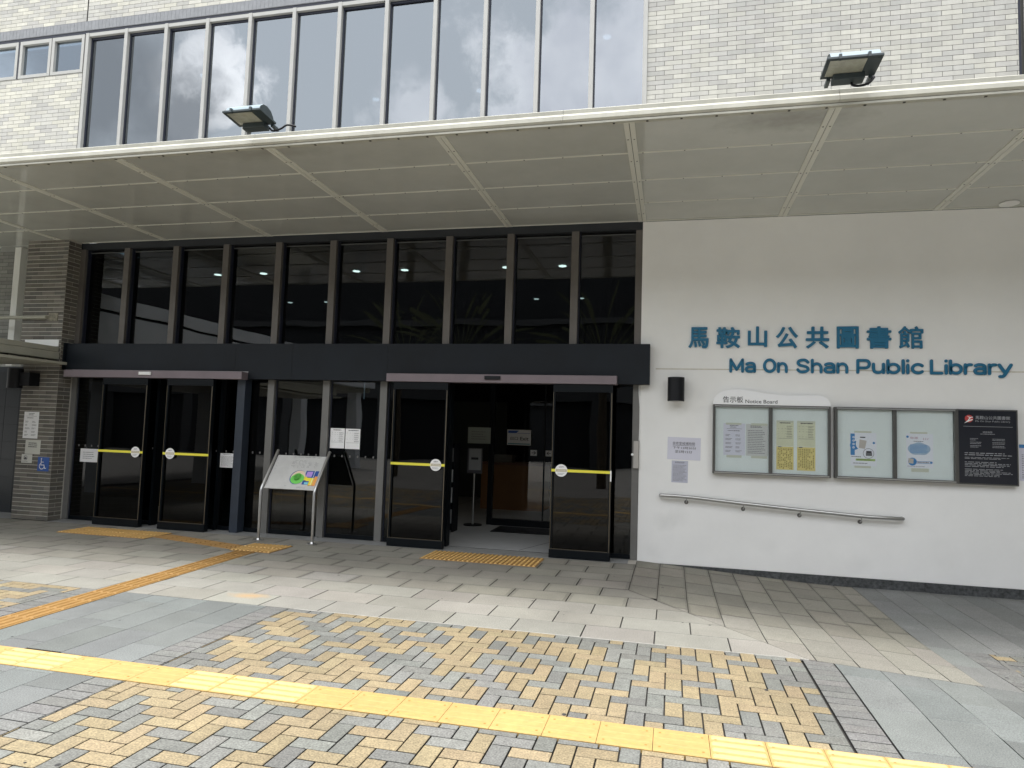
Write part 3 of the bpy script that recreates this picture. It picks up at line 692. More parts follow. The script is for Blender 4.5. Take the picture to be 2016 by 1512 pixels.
# ------------------------------------------------------------ floodlights
def flood(x,y,z,lab,flip=0,yaw=0):
    t=thing('floodlight',lab,'floodlight',(x,y,z),'floodlights on the canopy edge')
    W_,D_=.43,.29
    f=MB(); dkm=mat('flood_body',(.035,.05,.055),.45,var=.2,vscale=8)
    th=.022
    f.box(x,x+W_,y,y+.03,z,z+th,dkm); f.box(x,x+W_,y+D_-.03,y+D_,z,z+th,dkm); f.box(x,x+.03,y+.03,y+D_-.03,z,z+th,dkm); f.box(x+W_-.115,x+W_,y+.03,y+D_-.03,z,z+th,dkm)
    fo=f.build('frame',t,bevel=.003)
    l=MB(); l.box(x+.03,x+W_-.115,y+.03,y+D_-.03,z+.004,z+.01,mat('flood_lens',(.42,.43,.36),.25,var=.25,vscale=9,coat=.4)); l.build('lens',t)
    h=MB(); prof=[(y+.012,z+th),(y+.03,z+.062),(y+.075,z+.10),(y+.14,z+.115),(y+.21,z+.10),(y+.255,z+.06),(y+.275,z+th)]
    hm=mat('flood_housing',(.20,.28,.32),.4,var=.15,vscale=8)
    for i in range(len(prof)-1):
        (a,b),(c,d)=prof[i],prof[i+1]; h.face([(x+.03,a,b),(x+W_-.02,a,b),(x+W_-.02,c,d),(x+.03,c,d)],hm)
    h.face([(x+.03,a,b) for a,b in prof],dkm); h.face([(x+W_-.02,a,b) for a,b in reversed(prof)],dkm)
    h.build('housing',t)
    g_=MB().box(x+.09,x+W_-.09,y+D_-.075,y+D_+.03,z-.052,z-.001,dkm); g_.build('gear_box',t,bevel=.006)
    MB().box(x+W_-.05,x+W_-.02,y+D_-.02,y+D_+.09,z-.03,z+.0,dkm).build('bracket',t); MB().box(x+.05,x+.08,y+D_-.02,y+D_+.09,z-.03,z,dkm).build('bracket',t)
    for cx_ in (x+.09,x+W_-.12):
        MB().box(cx_,cx_+.022,y-.012,y+.022,z-.006,z+.036,dkm).build('clip',t)
    cb=MB(); xc=x+W_-.1
    if flip: pts=[(x+W_-.18,y+D_,z-.045),(x+W_-.175,y+D_-.02,z-.085),(x+W_-.12,y+D_-.03,z-.10),(x+W_-.05,y+D_-.02,z-.075),(x+W_-.005,y+D_+.0,z-.02),(x+W_-.0,y+D_+.03,z+.01)]
    else: pts=[(x+W_-.07,y+D_,z-.035),(x+W_-.03,y+D_-.02,z-.075),(x+W_+.02,y+D_-.03,z-.085),(x+W_+.08,y+D_-.02,z-.06),(x+W_+.13,y+D_,z-.015),(x+W_+.2,y+D_+.05,z-.012)]
    sm=[]
    for i in range(len(pts)-1):
        for s_ in range(4):
            tt_=s_/4; p0=Vector(pts[max(i-1,0)]);p1=Vector(pts[i]);p2=Vector(pts[i+1]);p3=Vector(pts[min(i+2,len(pts)-1)])
            sm.append(.5*((2*p1)+(-p0+p2)*tt_+(2*p0-5*p1+4*p2-p3)*tt_**2+(-p0+3*p1-3*p2+p3)*tt_**3))
    sm.append(Vector(pts[-1])); cb.tube(sm,.0105,black,8); cb.build('cable',t,smooth=True)
    t.rotation_euler=(R(-4),0,0)
    return t
flood(-4.42,-3.50,4.735,'dark floodlight on the canopy edge in front of the reflective windows, cable looping right')
flood(1.235,-3.47,4.755,'dark floodlight on the canopy edge in front of the cream tiled wall',flip=1)

# ------------------------------------------------------------ left: walkway roof, column, pipes
WK=thing('walkway_roof','beige louvred walkway roof beam meeting the brick pier at far left','canopy',(-9.7,-.3,2.5))
wm=mat('walkway_metal',(.40,.39,.32),.45,var=.08,vscale=4)
wb=MB(); wb.box(-9.80,-9.64,-9,-.262,2.70,2.78,wm); wb.box(-9.82,-9.62,-9,-.262,2.575,2.695,wm); wb.build('beam',WK,bevel=.006)
wb=MB().tube([(-9.72,-.256,2.635),(-9.72,-.35,2.635)],.055,wm,16); wb.build('beam_end',WK,smooth=True)
wb=MB(); wb.box(-13.5,-9.83,-9,-.27,2.60,2.64,wm); wb.build('roof_panel',WK)
wb=MB()
for k in range(16): wb.box(-10.6,-9.66,-.50-k*.30,-.44-k*.30,2.533,2.572,mat('louvre_dark',(.10,.09,.075),.6))
wb.build('louvre',WK)
wb=MB(); wb.box(-13.5,-9.46,-9,-.262,2.490,2.530,wm); wb.build('lower_panel',WK)
wb=MB(); wb.box(-10.33,-9.66,-.262,-.25,2.79,2.90,whitep); wb.build('flashing',WK)
cl_=MB().box(-11.06,-10.93,0.05,.22,2.5,4.552,mat('column_white',(.85,.85,.80),.5,var=.05,vscale=4)); tag(cl_.build('white_column',bevel=.004),'square cream steel column rising to the canopy at far left','column')
pp=MB(); pp.tube([(-12.6,-.29,3.262),(-9.90,-.29,3.262)],.030,wm,14); pp=pp.build('grey_pipe',smooth=True); tag(pp,'horizontal grey pipe ending on the brick pier at far left','pipe')
MB().box(-9.90,-9.72,-.262,-.249,3.21,3.34,mat('rough_patch',(.30,.28,.22),.9,var=.5,vscale=18,bump=.6,bscale=40)).build('patched_flange',pp)
wp=MB(); wp.tube([(-11.40,-.1,2.6),(-11.40,-.1,4.40),(-11.38,-.1,4.47),(-11.3,-.1,4.50),(-11.2,-.1,4.52)],.02,whitep,12); tag(wp.build('white_pipe',smooth=True),'thin white pipe with bent top beside the cream column','pipe')

# black wall lamps
def walllamp(x,z,lab,horizontal=False):
    t=thing('wall_lamp',lab,'wall lamp',(x,0,z),'black cylinder wall lamps')
    b=MB()
    if not horizontal:
        b.tube([(x,-.14,z-.155),(x,-.14,z+.155)],.107,black,32); b.build('body',t,smooth=True)
        MB().tube([(x,-.14,z-.1565),(x,-.14,z-.1555)],.095,mat('lamp_glass',(.5,.5,.48),.3),28).build('diffuser',t)
        MB().box(x-.04,x+.04,-.05,-.001,z-.06,z+.06,black).build('mounting',t)
    return t
walllamp(.077,2.255,'black cylinder lamp mounted on the white wall left of the notice board')
t=thing('wall_lamp','black cylinder lamp on a square bracket on the brick pier','wall lamp',(-10.35,-.4,2.25),'black cylinder wall lamps')
MB().tube([(-10.28,-.42,2.09),(-10.28,-.42,2.41)],.107,black,32).build('body',t,smooth=True); MB().box(-10.19,-9.98,-.44,-.25,2.135,2.345,black).build('mounting',t,bevel=.004)

# ------------------------------------------------------------ big lettering
S1=thing('wall_lettering','large raised teal Chinese characters naming the library on the white wall','sign',(.23,0,2.81))
bx=[(.227,.487),(.583,.882),(.977,1.214),(1.32,1.589),(1.681,1.957),(2.047,2.301),(2.395,2.673),(2.753,3.032)]
for ch,(a,b) in zip('馬鞍山公共圖書館',bx):
    mb=MB(); zz=(2.812,3.092) if ch!='山' else (2.83,3.098)
    v,f=glyphs(ch,.0 if ch=='館' else .010,.012,4); xs_=[p[0] for p in v]; ys_=[p[1] for p in v]; zs_=[p[2] for p in v]; mz=(min(zs_)+max(zs_))/2; e_=.0042
    for n_,(dx,dz) in enumerate(((-e_,0),(e_,0),(0,e_),(0,-e_))):
        sx=(b-a-2*e_)/(max(xs_)-min(xs_)); sz=(zz[1]-zz[0]-2*e_)/(max(ys_)-min(ys_)); i=len(mb.v)
        mb.v+=[(a+e_+dx+(p[0]-min(xs_))*sx,(-.026-.0004*n_) if p[2]>mz else -.0015,zz[0]+e_+dz+(p[1]-min(ys_))*sz) for p in v]
        mb.f+=[tuple(i+q_ for q_ in g_) for g_ in f]; mb.m+=[mb.mi(teal)]*len(f); mb.c+=[(1,1,1)]*len(f)
    mb.build('letter',S1)
S2=thing('wall_lettering','smaller raised teal English words naming the library below the Chinese characters','sign',(.75,0,2.49))
def crm(pts,n=5):
    pts=[Vector((p[0],p[1],0)) for p in pts]; o=[]
    for i in range(len(pts)-1):
        p0,p1,p2,p3=pts[max(i-1,0)],pts[i],pts[i+1],pts[min(i+2,len(pts)-1)]
        for k in range(n):
            t=k/n; o.append(.5*((2*p1)+(-p0+p2)*t+(2*p0-5*p1+4*p2-p3)*t*t+(-p0+3*p1-3*p2+p3)*t**3))
    o.append(pts[-1]); return [(p.x,p.y) for p in o]
def el(cx,cy,rx,ry,a0=0,a1=360,n=26): return [(cx+rx*math.cos(R(a0+(a1-a0)*k/n)),cy+ry*math.sin(R(a0+(a1-a0)*k/n))) for k in range(n+1)]
GL={'M':(1.15,[[(.1,.1),(.1,.9)],[(.1,.88),(.575,.22)],[(.575,.22),(1.05,.88)],[(1.05,.9),(1.05,.1)]]),
'a':(.86,[crm([(.14,.60),(.3,.66),(.55,.66),(.72,.58),(.76,.42)]),[(.76,.45),(.76,.1)],crm([(.76,.40),(.4,.41),(.18,.37),(.10,.26),(.18,.13),(.4,.1),(.62,.12),(.76,.22)])]),
'O':(1.1,[el(.55,.5,.45,.40)]),'n':(.86,[[(.1,.1),(.1,.66)],crm([(.1,.44),(.2,.58),(.42,.66),(.64,.60),(.76,.42)]),[(.76,.42),(.76,.1)]]),
'S':(1.0,[crm([(.87,.75),(.7,.88),(.45,.9),(.2,.84),(.12,.70),(.25,.56),(.5,.50),(.76,.43),(.88,.29),(.76,.15),(.5,.1),(.26,.12),(.1,.25)])]),
'h':(.86,[[(.1,.1),(.1,.9)],crm([(.1,.44),(.2,.58),(.42,.66),(.64,.60),(.76,.42)]),[(.76,.42),(.76,.1)]]),
'P':(.95,[[(.1,.1),(.1,.9)],[(.1,.9),(.55,.9)],crm([(.5,.9),(.72,.88),(.85,.76),(.85,.56),(.72,.43),(.5,.40)]),[(.55,.40),(.1,.40)]]),
'u':(.86,[[(.1,.66),(.1,.34)],crm([(.1,.36),(.16,.18),(.38,.1),(.62,.16),(.76,.32)]),[(.76,.66),(.76,.1)]]),
'b':(.9,[[(.1,.1),(.1,.9)],el(.46,.38,.36,.28)]),'l':(.2,[[(.1,.1),(.1,.9)]]),'i':(.2,[[(.1,.1),(.1,.60)],[(.1,.885),(.1,.90)]]),
'c':(.84,[el(.46,.38,.36,.28,42,318)]),'L':(.9,[[(.1,.9),(.1,.1)],[(.1,.1),(.8,.1)]]),'r':(.55,[[(.1,.1),(.1,.66)],crm([(.1,.42),(.18,.58),(.34,.66),(.5,.66)])]),
'y':(.95,[[(.1,.66),(.48,.16)],crm([(.88,.66),(.66,.34),(.46,.05),(.32,-.07),(.14,-.07)])])}
def stroke(mb,pts,sx,sz,x0,z0,rad,m):
    P=[Vector((x0+p[0]*sx,-.013,z0+p[1]*sz)) for p in pts]
    d0=(P[1]-P[0]).normalized(); d1=(P[-1]-P[-2]).normalized()
    P=[P[0]-d0*rad*.92,P[0]-d0*rad*.6]+P+[P[-1]+d1*rad*.6,P[-1]+d1*rad*.92]; rr=[.38*rad,.8*rad]+[rad]*len(pts)+[.8*rad,.38*rad]
    n=14; rings=[]
    for k,p in enumerate(P):
        t=(P[min(k+1,len(P)-1)]-P[max(k-1,0)]).normalized(); a=Vector((t.z,0,-t.x)); i=len(mb.v); rings.append(i)
        for q_ in range(n):
            an=2*math.pi*q_/n; c_,s_=math.cos(an),math.sin(an); c2=math.copysign(abs(c_)**.45,c_); s2=math.copysign(abs(s_)**.45,s_)
            mb.v.append(tuple(p+a*c2*rr[k]+Vector((0,1,0))*s2*.0115*(rr[k]/rad)**.3))
    for a,b in zip(rings,rings[1:]):
        for q_ in range(n): mb.f.append((a+q_,a+(q_+1)%n,b+(q_+1)%n,b+q_)); mb.m.append(mb.mi(m)); mb.c.append((1,1,1))
    mb.f.append(tuple(range(rings[0],rings[0]+n))[::-1]); mb.f.append(tuple(range(rings[-1],rings[-1]+n))); mb.m+=[mb.mi(m)]*2; mb.c+=[(1,1,1)]*2
def word(wd,x0,x1,zb=2.492,cap=.19):
    gap=.10; tot=sum(GL[c_][0] for c_ in wd)+gap*(len(wd)-1); sx=(x1-x0)/tot; x=x0
    for ch in wd:
        mb=MB()
        for k,st in enumerate(GL[ch][1]): stroke(mb,st,sx,cap,x,zb,.0182,teal)
        mb.build('letter',S2,smooth=True); x+=(GL[ch][0]+gap)*sx
word('Ma',.752,1.077); word('On',1.168,1.462); word('Shan',1.570,2.178); word('Public',2.272,3.035); word('Library',3.103,3.987)

# ------------------------------------------------------------ notice board
def fring(mb,x0,x1,z0,z1,y0,y1,t_,m): 
    mb.box(x0,x0+t_,y0,y1,z0,z1,m); mb.box(x1-t_,x1,y0,y1,z0,z1,m); mb.box(x0+t_,x1-t_,y0,y1,z1-t_,z1,m); mb.box(x0+t_,x1-t_,y0,y1,z0,z0+t_,m)
def case(x0,x1,label):
    t=thing('notice_case',label,'notice board',(x0,-.05,1.18),'glazed notice cases on the white wall')
    f=MB(); fring(f,x0,x1,1.185,2.072,-.10,-.001,.030,frame_dk); xm=(x0+x1)/2; f.box(xm-.021,xm+.021,-.095,-.002,1.215,2.042,frame_dk); f.build('frame',t,bevel=.004)
    MB().box(x0+.02,x1-.02,-.1035,-.1003,2.046,2.062,steel).build('frame_trim',t); MB().box(x0+.02,x1-.02,-.1035,-.1003,1.193,1.206,steel).build('frame_trim',t)
    MB().box(x0+.03,x1-.03,-.052,-.001,1.2155,2.0415,backing).build('pinboard',t)
    for a,b in ((x0+.03,xm-.021),(xm+.021,x1-.03)):
        MB().box(a,b,-.082,-.079,1.2155,2.0415,g_case).build('glass_door',t)
    return t
C1=case(.548,1.958,'glazed notice case with taped white and yellow papers under the curved white header')
C2=case(2.006,3.360,'glazed notice case with two colourful posters beside the black opening hours board')
# header
hdg=thing('board_header','white wavy header reading Notice Board on top of the left notice case','sign',(.54,-.05,2.075))
poly=[(.545,2.074)]
import bisect
cp=[(.545,2.105),(.575,2.175),(.65,2.235),(.77,2.266),(.90,2.268),(1.05,2.246),(1.20,2.222),(1.40,2.204),(1.60,2.202),(1.75,2.212),(1.84,2.205),(1.92,2.165),(1.956,2.10)]
for i in range(len(cp)-1):
    for s_ in range(5):
        tt_=s_/5; p0,p1,p2,p3=cp[max(i-1,0)],cp[i],cp[i+1],cp[min(i+2,len(cp)-1)]
        poly.append(tuple(.5*((2*p1[k])+(-p0[k]+p2[k])*tt_+(2*p0[k]-5*p1[k]+4*p2[k]-p3[k])*tt_**2+(-p0[k]+3*p1[k]-3*p2[k]+p3[k])*tt_**3) for k in (0,1)))
poly+=[cp[-1],(1.956,2.074)]; poly=poly[::-1]
MB().prism(poly[::-1],-.095,-.02,mat('header_white',(.93,.94,.95),.4)).build('panel',hdg)
tx=MB(); put_text(tx,'告示板',0,0,-.0965,ink,fit=(.668,.918,2.098,2.178),offset=.008); put_text(tx,'Notice Board',0,0,-.0965,ink,fit=(.944,1.330,2.095,2.140),offset=.006); tx.build('lettering',hdg)

def paper(x0,x1,z0,z1,y,m,label,name='paper_notice',cat='notice',style=0,seed=0,group=None,rot=0,title=None):
    t=thing(name,label,cat,((x0+x1)/2,y,(z0+z1)/2),group)
    MB().box(x0,x1,y-.0012,y,z0,z1,m).build('sheet',t)
    p=MB(); W_=x1-x0; H_=z1-z0; yy=y-.0017; q=random.Random(seed)
    if style==0:   # centred title, columns of text
        lines(p,x0+.3*W_,x1-.28*W_,z1-.14*H_,z1-.04*H_,yy,ink,2,.35,seed)
        p.face([(x0+.15*W_,yy,z1-.17*H_),(x1-.15*W_,yy,z1-.17*H_),(x1-.15*W_,yy,z1-.163*H_),(x0+.15*W_,yy,z1-.163*H_)],ink)
        lines(p,x0+.2*W_,x1-.2*W_,z1-.26*H_,z1-.20*H_,yy,inkg,1,.4,seed+1)
        for k in range(5):
            zt=z1-(.34+.125*k)*H_
            lines(p,x0+.1*W_,x0+.45*W_,zt-.07*H_,zt,yy,ink,2,.33,seed+k*3+2,ragged=.6); lines(p,x0+.56*W_,x1-.12*W_,zt-.07*H_,zt,yy,ink,2,.33,seed+k*3+3,ragged=.5)
    elif style==1: # dense
        lines(p,x0+.2*W_,x1-.2*W_,z1-.12*H_,z1-.04*H_,yy,ink,2,.4,seed); lines(p,x0+.08*W_,x1-.08*W_,z0+.06*H_,z1-.18*H_,yy,inkg,14,.34,seed+1,ragged=.25)
    elif style==2: # table
        lines(p,x0+.2*W_,x1-.1*W_,z1-.12*H_,z1-.05*H_,yy,ink,1,.5,seed)
        for k in range(5):
            zt=z1-(.2+.1*k)*H_
            for a,b in ((.1,.18),(.3,.38),(.48,.56)): lines(p,x0+a*W_,x0+b*W_,zt-.03*H_,zt,yy,ink,1,.5,seed+k)
            lines(p,x0+.6*W_,x1-.06*W_,zt-.06*H_,zt+.01*H_,yy,ink,3,.35,seed+9*k)
        p.face([(x0+.08*W_,yy,z1-.70*H_),(x1-.08*W_,yy,z1-.70*H_),(x1-.08*W_,yy,z1-.692*H_),(x0+.08*W_,yy,z1-.692*H_)],ink)
    elif style==3: # short centred
        lines(p,x0+.2*W_,x1-.2*W_,z0+.45*H_,z1-.15*H_,yy,ink,3,.45,seed,ragged=.1)
    elif style==4:
        lines(p,x0+.15*W_,x1-.15*W_,z0+.2*H_,z1-.2*H_,yy,inkg,4,.25,seed)
    elif style==5: # vertical handwriting columns
        for k in range(9):
            xa=x0+(.08+.098*k)*W_; zz=z1-.08*H_
            while zz>z0+.1*H_:
                l_=q.uniform(.015,.05)*H_*2
                if q.random()<.86: p.face([(xa,yy,zz-l_),(xa+.05*W_,yy,zz-l_),(xa+.06*W_,yy,zz),(xa+.01*W_,yy,zz)],mat('brown_ink',(.30,.24,.08),.8))
                zz-=l_+.008
        p.box(x0+.1*W_,x0+.3*W_,yy-.0002,yy,z1-.035*H_,z1,ink)
    if p.v: p.build('print',t)
    if title: title(t)
    if rot: t.rotation_euler=(0,rot,0)
    return t
Yb=-.0535
def tapeon(x0,x1,z0,z1,y=Yb-.003): 
    return MB().box(x0,x1,y-.0006,y,z0,z1,tape)
G1='papers taped inside the left notice case'
def taped(t,bars):
    for b in bars: tapeon(*b).build('tape',t)
p=paper(.680,.948,1.425,1.832,Yb,paperb,'white paper with two columns of print, leftmost in the left notice case',style=0,seed=3,group=G1); taped(p,[(.71,.90,1.815,1.84),(.72,.905,1.395,1.425)])
p=paper(.958,1.224,1.425,1.83,Yb,mat('grey_paper',(.60,.61,.60),.8),'grey paper with ruled form, second from left in the left notice case',style=1,seed=5,group=G1); taped(p,[(1.02,1.215,1.81,1.84),(1.02,1.215,1.395,1.425)])
p=paper(1.325,1.530,1.562,1.882,Yb,paperg,'cream timetable paper above a yellow sheet, left of the pair',style=2,seed=7,group=G1); taped(p,[(1.33,1.525,1.86,1.885)])
p=paper(1.570,1.785,1.562,1.882,Yb,paperg,'cream timetable paper above a yellow sheet, right of the pair',style=2,seed=8,group=G1); taped(p,[(1.575,1.78,1.86,1.885)])
paper(1.325,1.530,1.265,1.556,Yb,papery,'yellow densely written sheet, lower left in the right pane of the left case',style=5,seed=9,group=G1)
paper(1.570,1.785,1.262,1.556,Yb,papery,'yellow densely written sheet, lower right in the right pane of the left case',style=5,seed=10,group=G1)
# posters
def disc(mb,x,z,r,y,m,a0=0,a1=360,n=28,ring=0):
    pts=[(x+r*math.cos(R(a0+(a1-a0)*k/n)),y,z+r*math.sin(R(a0+(a1-a0)*k/n))) for k in range(n+(a1-a0<360))]
    if ring:
        n2=len(pts); inn=[(x+(r-ring)*math.cos(R(a0+(a1-a0)*k/n)),y,z+(r-ring)*math.sin(R(a0+(a1-a0)*k/n))) for k in range(n2)]
        for k in range(n2-(a1-a0<360)): k2=(k+1)%n2; mb.face([pts[k],pts[k2],inn[k2],inn[k]],m)
    else: mb.face(pts,m)
def quad(mb,x0,x1,z0,z1,y,m): mb.face([(x0,y,z0),(x1,y,z0),(x1,y,z1),(x0,y,z1)],m)
pbl=mat('poster_blue',(.05,.22,.50),.6); ppw=mat('poster_white',(.78,.80,.86),.6); pgr=mat('poster_grey',(.52,.48,.44),.6); pgn=mat('poster_green',(.36,.50,.16),.6); plb=mat('poster_pale_blue',(.36,.48,.62),.6); ppk=mat('poster_pink',(.45,.22,.30),.6)
t=thing('poster','poster with blue left side, shopping bag picture and green stripe','poster',(2.33,Yb,1.55),'posters inside the right notice case')
a,b,c,d=2.190,2.486,1.350,1.757; yy=Yb-.0018
MB().box(a,b,Yb-.0012,Yb,c,d,ppw).build('sheet',t)
m_=MB(); quad(m_,a+.001,a+.05,c+.13,d-.012,yy,pbl); disc(m_,a+.05,1.60,.055,yy-.0001,pbl); disc(m_,a+.14,1.62,.075,yy-.0002,ppw,ring=0); disc(m_,a+.14,1.62,.078,yy-.0003,whitep,100,260,ring=.006)
m_.face([(a+.095,yy-.0004,1.57),(a+.165,yy-.0004,1.56),(a+.185,yy-.0004,1.66),(a+.105,yy-.0004,1.675)],pgr)
quad(m_,a+.11,a+.17,1.695,1.708,yy-.0003,ink); disc(m_,a+.205,1.505,.062,yy-.0004,ink,ring=.004); quad(m_,a+.175,a+.245,1.475,1.515,yy-.0004,mat('printer_grey',(.14,.14,.15),.5)); quad(m_,a+.18,a+.24,1.515,1.535,yy-.0005,ink)
for k in range(4): disc(m_,a+.036,1.70-.042*k,.0125,yy-.0005,whitep,ring=.006)
quad(m_,a+.06,b-.015,1.412,1.438,yy-.0003,pgn); lines(m_,a+.01,a+.13,1.452,1.47,yy-.0003,ink,1,.4,4); lines(m_,a+.03,b-.06,1.372,1.392,yy-.0003,inkg,1,.4,5); disc(m_,b-.03,1.635,.014,yy-.0003,pbl); lines(m_,a+.07,b-.03,1.415,1.436,yy-.0005,ink,2,.3,6)
m_.build('print',t); taped(t,[(2.235,2.43,1.757,1.778),(2.235,2.42,1.325,1.350)])
t=thing('poster','pale poster with light blue text cloud and small photo','poster',(2.96,Yb,1.55),'posters inside the right notice case')
a,b,c,d=2.818,3.112,1.350,1.765
MB().box(a,b,Yb-.0012,Yb,c,d,ppw).build('sheet',t)
m_=MB(); n=40
m_.face([(a+.14+.125*math.cos(R(9*k)),yy,1.58+.075*math.sin(R(9*k))*(1+.08*math.sin(R(45*k)))) for k in range(n)],plb); lines(m_,a+.04,b-.06,1.53,1.635,yy-.0002,pbl,7,.4,8,ragged=.08)
put_text(m_,'借還',0,0,yy-.0002,ppk,fit=(a+.04,a+.13,1.70,1.725)); disc(m_,a+.014,1.725,.014,yy-.0003,pbl); lines(m_,a+.08,b-.09,1.665,1.678,yy-.0003,ink,1,.5,9)
for k in range(3): m_.face([(b-.11+.02*k,yy-.0002,1.69),(b-.105+.02*k,yy-.0002,1.69),(b-.10+.026*k,yy-.0002,1.715),(b-.106+.026*k,yy-.0002,1.715)],ppk)
disc(m_,a+.065,1.425,.048,yy-.0002,pbl); m_.face([(a+.02,yy-.0003,1.405),(a+.075,yy-.0003,1.40),(a+.08,yy-.0003,1.46),(a+.022,yy-.0003,1.465)],pgr)
quad(m_,a+.11,b-.02,1.405,1.410,yy-.0003,pbl); quad(m_,a+.11,b-.02,1.428,1.433,yy-.0003,pbl); lines(m_,a+.12,b-.03,1.412,1.426,yy-.0003,ink,1,.5,12); disc(m_,b-.022,1.419,.014,yy-.0004,pbl); lines(m_,a+.01,b-.08,1.363,1.375,yy-.0003,inkg,1,.4,13)
m_.build('print',t); taped(t,[(2.86,3.05,1.765,1.785),(2.87,3.06,1.303,1.345)])
# black hours board
HB=thing('opening_hours_board','black board with red round logo, library name and white print','sign',(3.68,-.05,1.62))
dkb=mat('board_black',(.012,.014,.022),.25)
f=MB(); fring(f,3.364,4.002,1.180,2.074,-.085,-.001,.014,frame_dk); f.build('frame',HB)
MB().box(3.378,3.988,-.08,-.002,1.194,2.06,dkb).build('panel',HB)
m_=MB(); yy=-.0812; wpt=mat('board_print',(.33,.34,.36),.6)
disc(m_,3.492,1.962,.044,yy,redm); 
m_.face([(3.44,yy-.0003,1.905),(3.475,yy-.0003,1.94),(3.53,yy-.0003,1.957),(3.534,yy-.0003,1.948),(3.483,yy-.0003,1.925)],whitep)
m_.face([(3.47,yy-.0003,1.995),(3.505,yy-.0003,1.98),(3.535,yy-.0003,1.985),(3.533,yy-.0003,1.977),(3.50,yy-.0003,1.969)],whitep)
m_.face([(3.498,yy-.0004,1.972),(3.512,yy-.0004,1.972),(3.49,yy-.0004,1.943),(3.478,yy-.0004,1.943)],whitep)
put_text(m_,'馬鞍山公共圖書館',0,0,yy,wpt,fit=(3.560,3.925,1.955,1.998),offset=.006,res=2); put_text(m_,'Ma On Shan Public Library',0,0,yy,wpt,fit=(3.560,3.925,1.918,1.944),res=2)
quad(m_,3.43,3.95,1.868,1.872,yy,wpt); put_text(m_,'開放時間',0,0,yy,wpt,fit=(3.638,3.735,1.793,1.815),res=2); lines(m_,3.61,3.765,1.775,1.788,yy,wpt,1,.45,2,ragged=.02)
for k in range(3):
    lines(m_,3.50,3.62,1.70-.042*k,1.733-.042*k,yy,wpt,2,.35,30+k,ragged=.5); lines(m_,3.735,3.875,1.70-.042*k,1.733-.042*k,yy,wpt,2,.35,40+k,ragged=.15)
for k,(z0_,z1_,n_) in enumerate(((1.520,1.565,2),(1.480,1.508,2),(1.385,1.455,4),(1.275,1.370,6))): lines(m_,3.44,3.95,z0_,z1_,yy,wpt,n_,.36,50+k,ragged=.35)
m_.build('print',HB)
pg=paper(4.045,4.35,1.245,1.63,-.001,paperb,'pale notice with blue top edge at the right edge beside the black board',style=1,seed=77)
MB().box(4.04,4.36,-.004,-.001,1.235,1.68,mat('poster_blue2',(.06,.20,.42),.5)).build('backing',pg) if False else None
MB().box(4.045,4.35,-.003,-.001,1.631,1.672,pbl).build('header',pg)
# papers on wall
def ttl(t):
    m_=MB(); y_=-.0045
    put_text(m_,'自修室候補時間',0,0,y_,ink,fit=(.047,.326,1.533,1.572),res=2); quad(m_,.045,.328,1.523,1.527,y_,ink)
    put_text(m_,'下午12時30分',0,0,y_,ink,fit=(.045,.345,1.478,1.512),res=2); put_text(m_,'至5時15分',0,0,y_,ink,fit=(.075,.295,1.425,1.462),res=2); m_.build('lettering',t)
paper(-.022,.400,1.338,1.632,-.002,paperb,'pale lilac sheet with three large handwritten lines on the white wall',style=9,title=ttl,rot=R(.8))
paper(.035,.243,1.040,1.325,-.0008,mat('grey_lilac',(.52,.53,.62),.8),'small grey printed sheet hanging below the lilac sheet',style=1,seed=31,rot=R(.6))
# handrail
HR=thing('handrail','stainless steel handrail sloping along the white wall under the notice boards','handrail',(-.1,-.08,.85))
hp=[(-.10,-.004,.870),(-.10,-.06,.870),(-.085,-.085,.870),(.10,-.085,.870),(.30,-.085,.862),(.93,-.085,.817),(1.59,-.085,.776),(2.282,-.085,.738),(2.42,-.085,.733),(2.74,-.085,.732),(2.765,-.07,.732),(2.77,-.004,.732)]
MB().tube(hp,.024,steel,16).build('rail',HR,smooth=True)
for a,b in ((.227,.866),(.932,.817),(1.606,.775),(2.305,.736)):
    m_=MB(); m_.tube([(a,-.085,b-.015),(a,-.083,b-.045),(a,-.06,b-.068),(a,-.006,b-.075)],.0065,steel,8); m_.tube([(a,-.001,b-.075),(a,-.008,b-.075)],.026,mat('dark_steel',(.18,.18,.18),.35,.8),18); m_.build('bracket',HR,smooth=True)
# access panel / bell at the jamb
t=thing('access_panel','narrow beige metal plate on the dark jamb beside the white wall','access panel',(-.42,0,1.38))
MB().box(-.462,-.394,-.045,-.001,1.205,1.565,mat('beige_plate',(.45,.43,.40),.5)).build('plate',t,bevel=.003); MB().tube([(-.475,-.03,1.385),(-.475,-.05,1.385)],.017,whitep,12).build('button',t)
cb=MB(); pts=[(-.402,-.012,2.31),(-.402,-.012,2.2),(-.388,-.006,2.02),(-.386,-.006,1.8),(-.39,-.006,1.57)]; cb.tube(pts,.008,whitep,8); tag(cb.build('white_cable',smooth=True),'thin white cable hanging from the dark beam to the beige plate','cable')
# signs on glass
paper(-9.38,-9.04,.935,1.150,.052,paperw,'white sheet on the leftmost dark pane beside the left doors',style=4,seed=40)
paper(-6.735,-6.462,.955,1.172,.0,paperw,'white sheet right of the left doors, left of the blue grey post',style=1,seed=41)
paper(-4.926,-4.695,1.314,1.610,.052,paperw,'left of two white timetables taped to the glass between the doors',style=2,seed=42,group='white timetables on the glass between the doors')
paper(-4.682,-4.446,1.310,1.608,.052,paperw,'right of two white timetables taped to the glass between the doors',style=2,seed=43,group='white timetables on the glass between the doors')
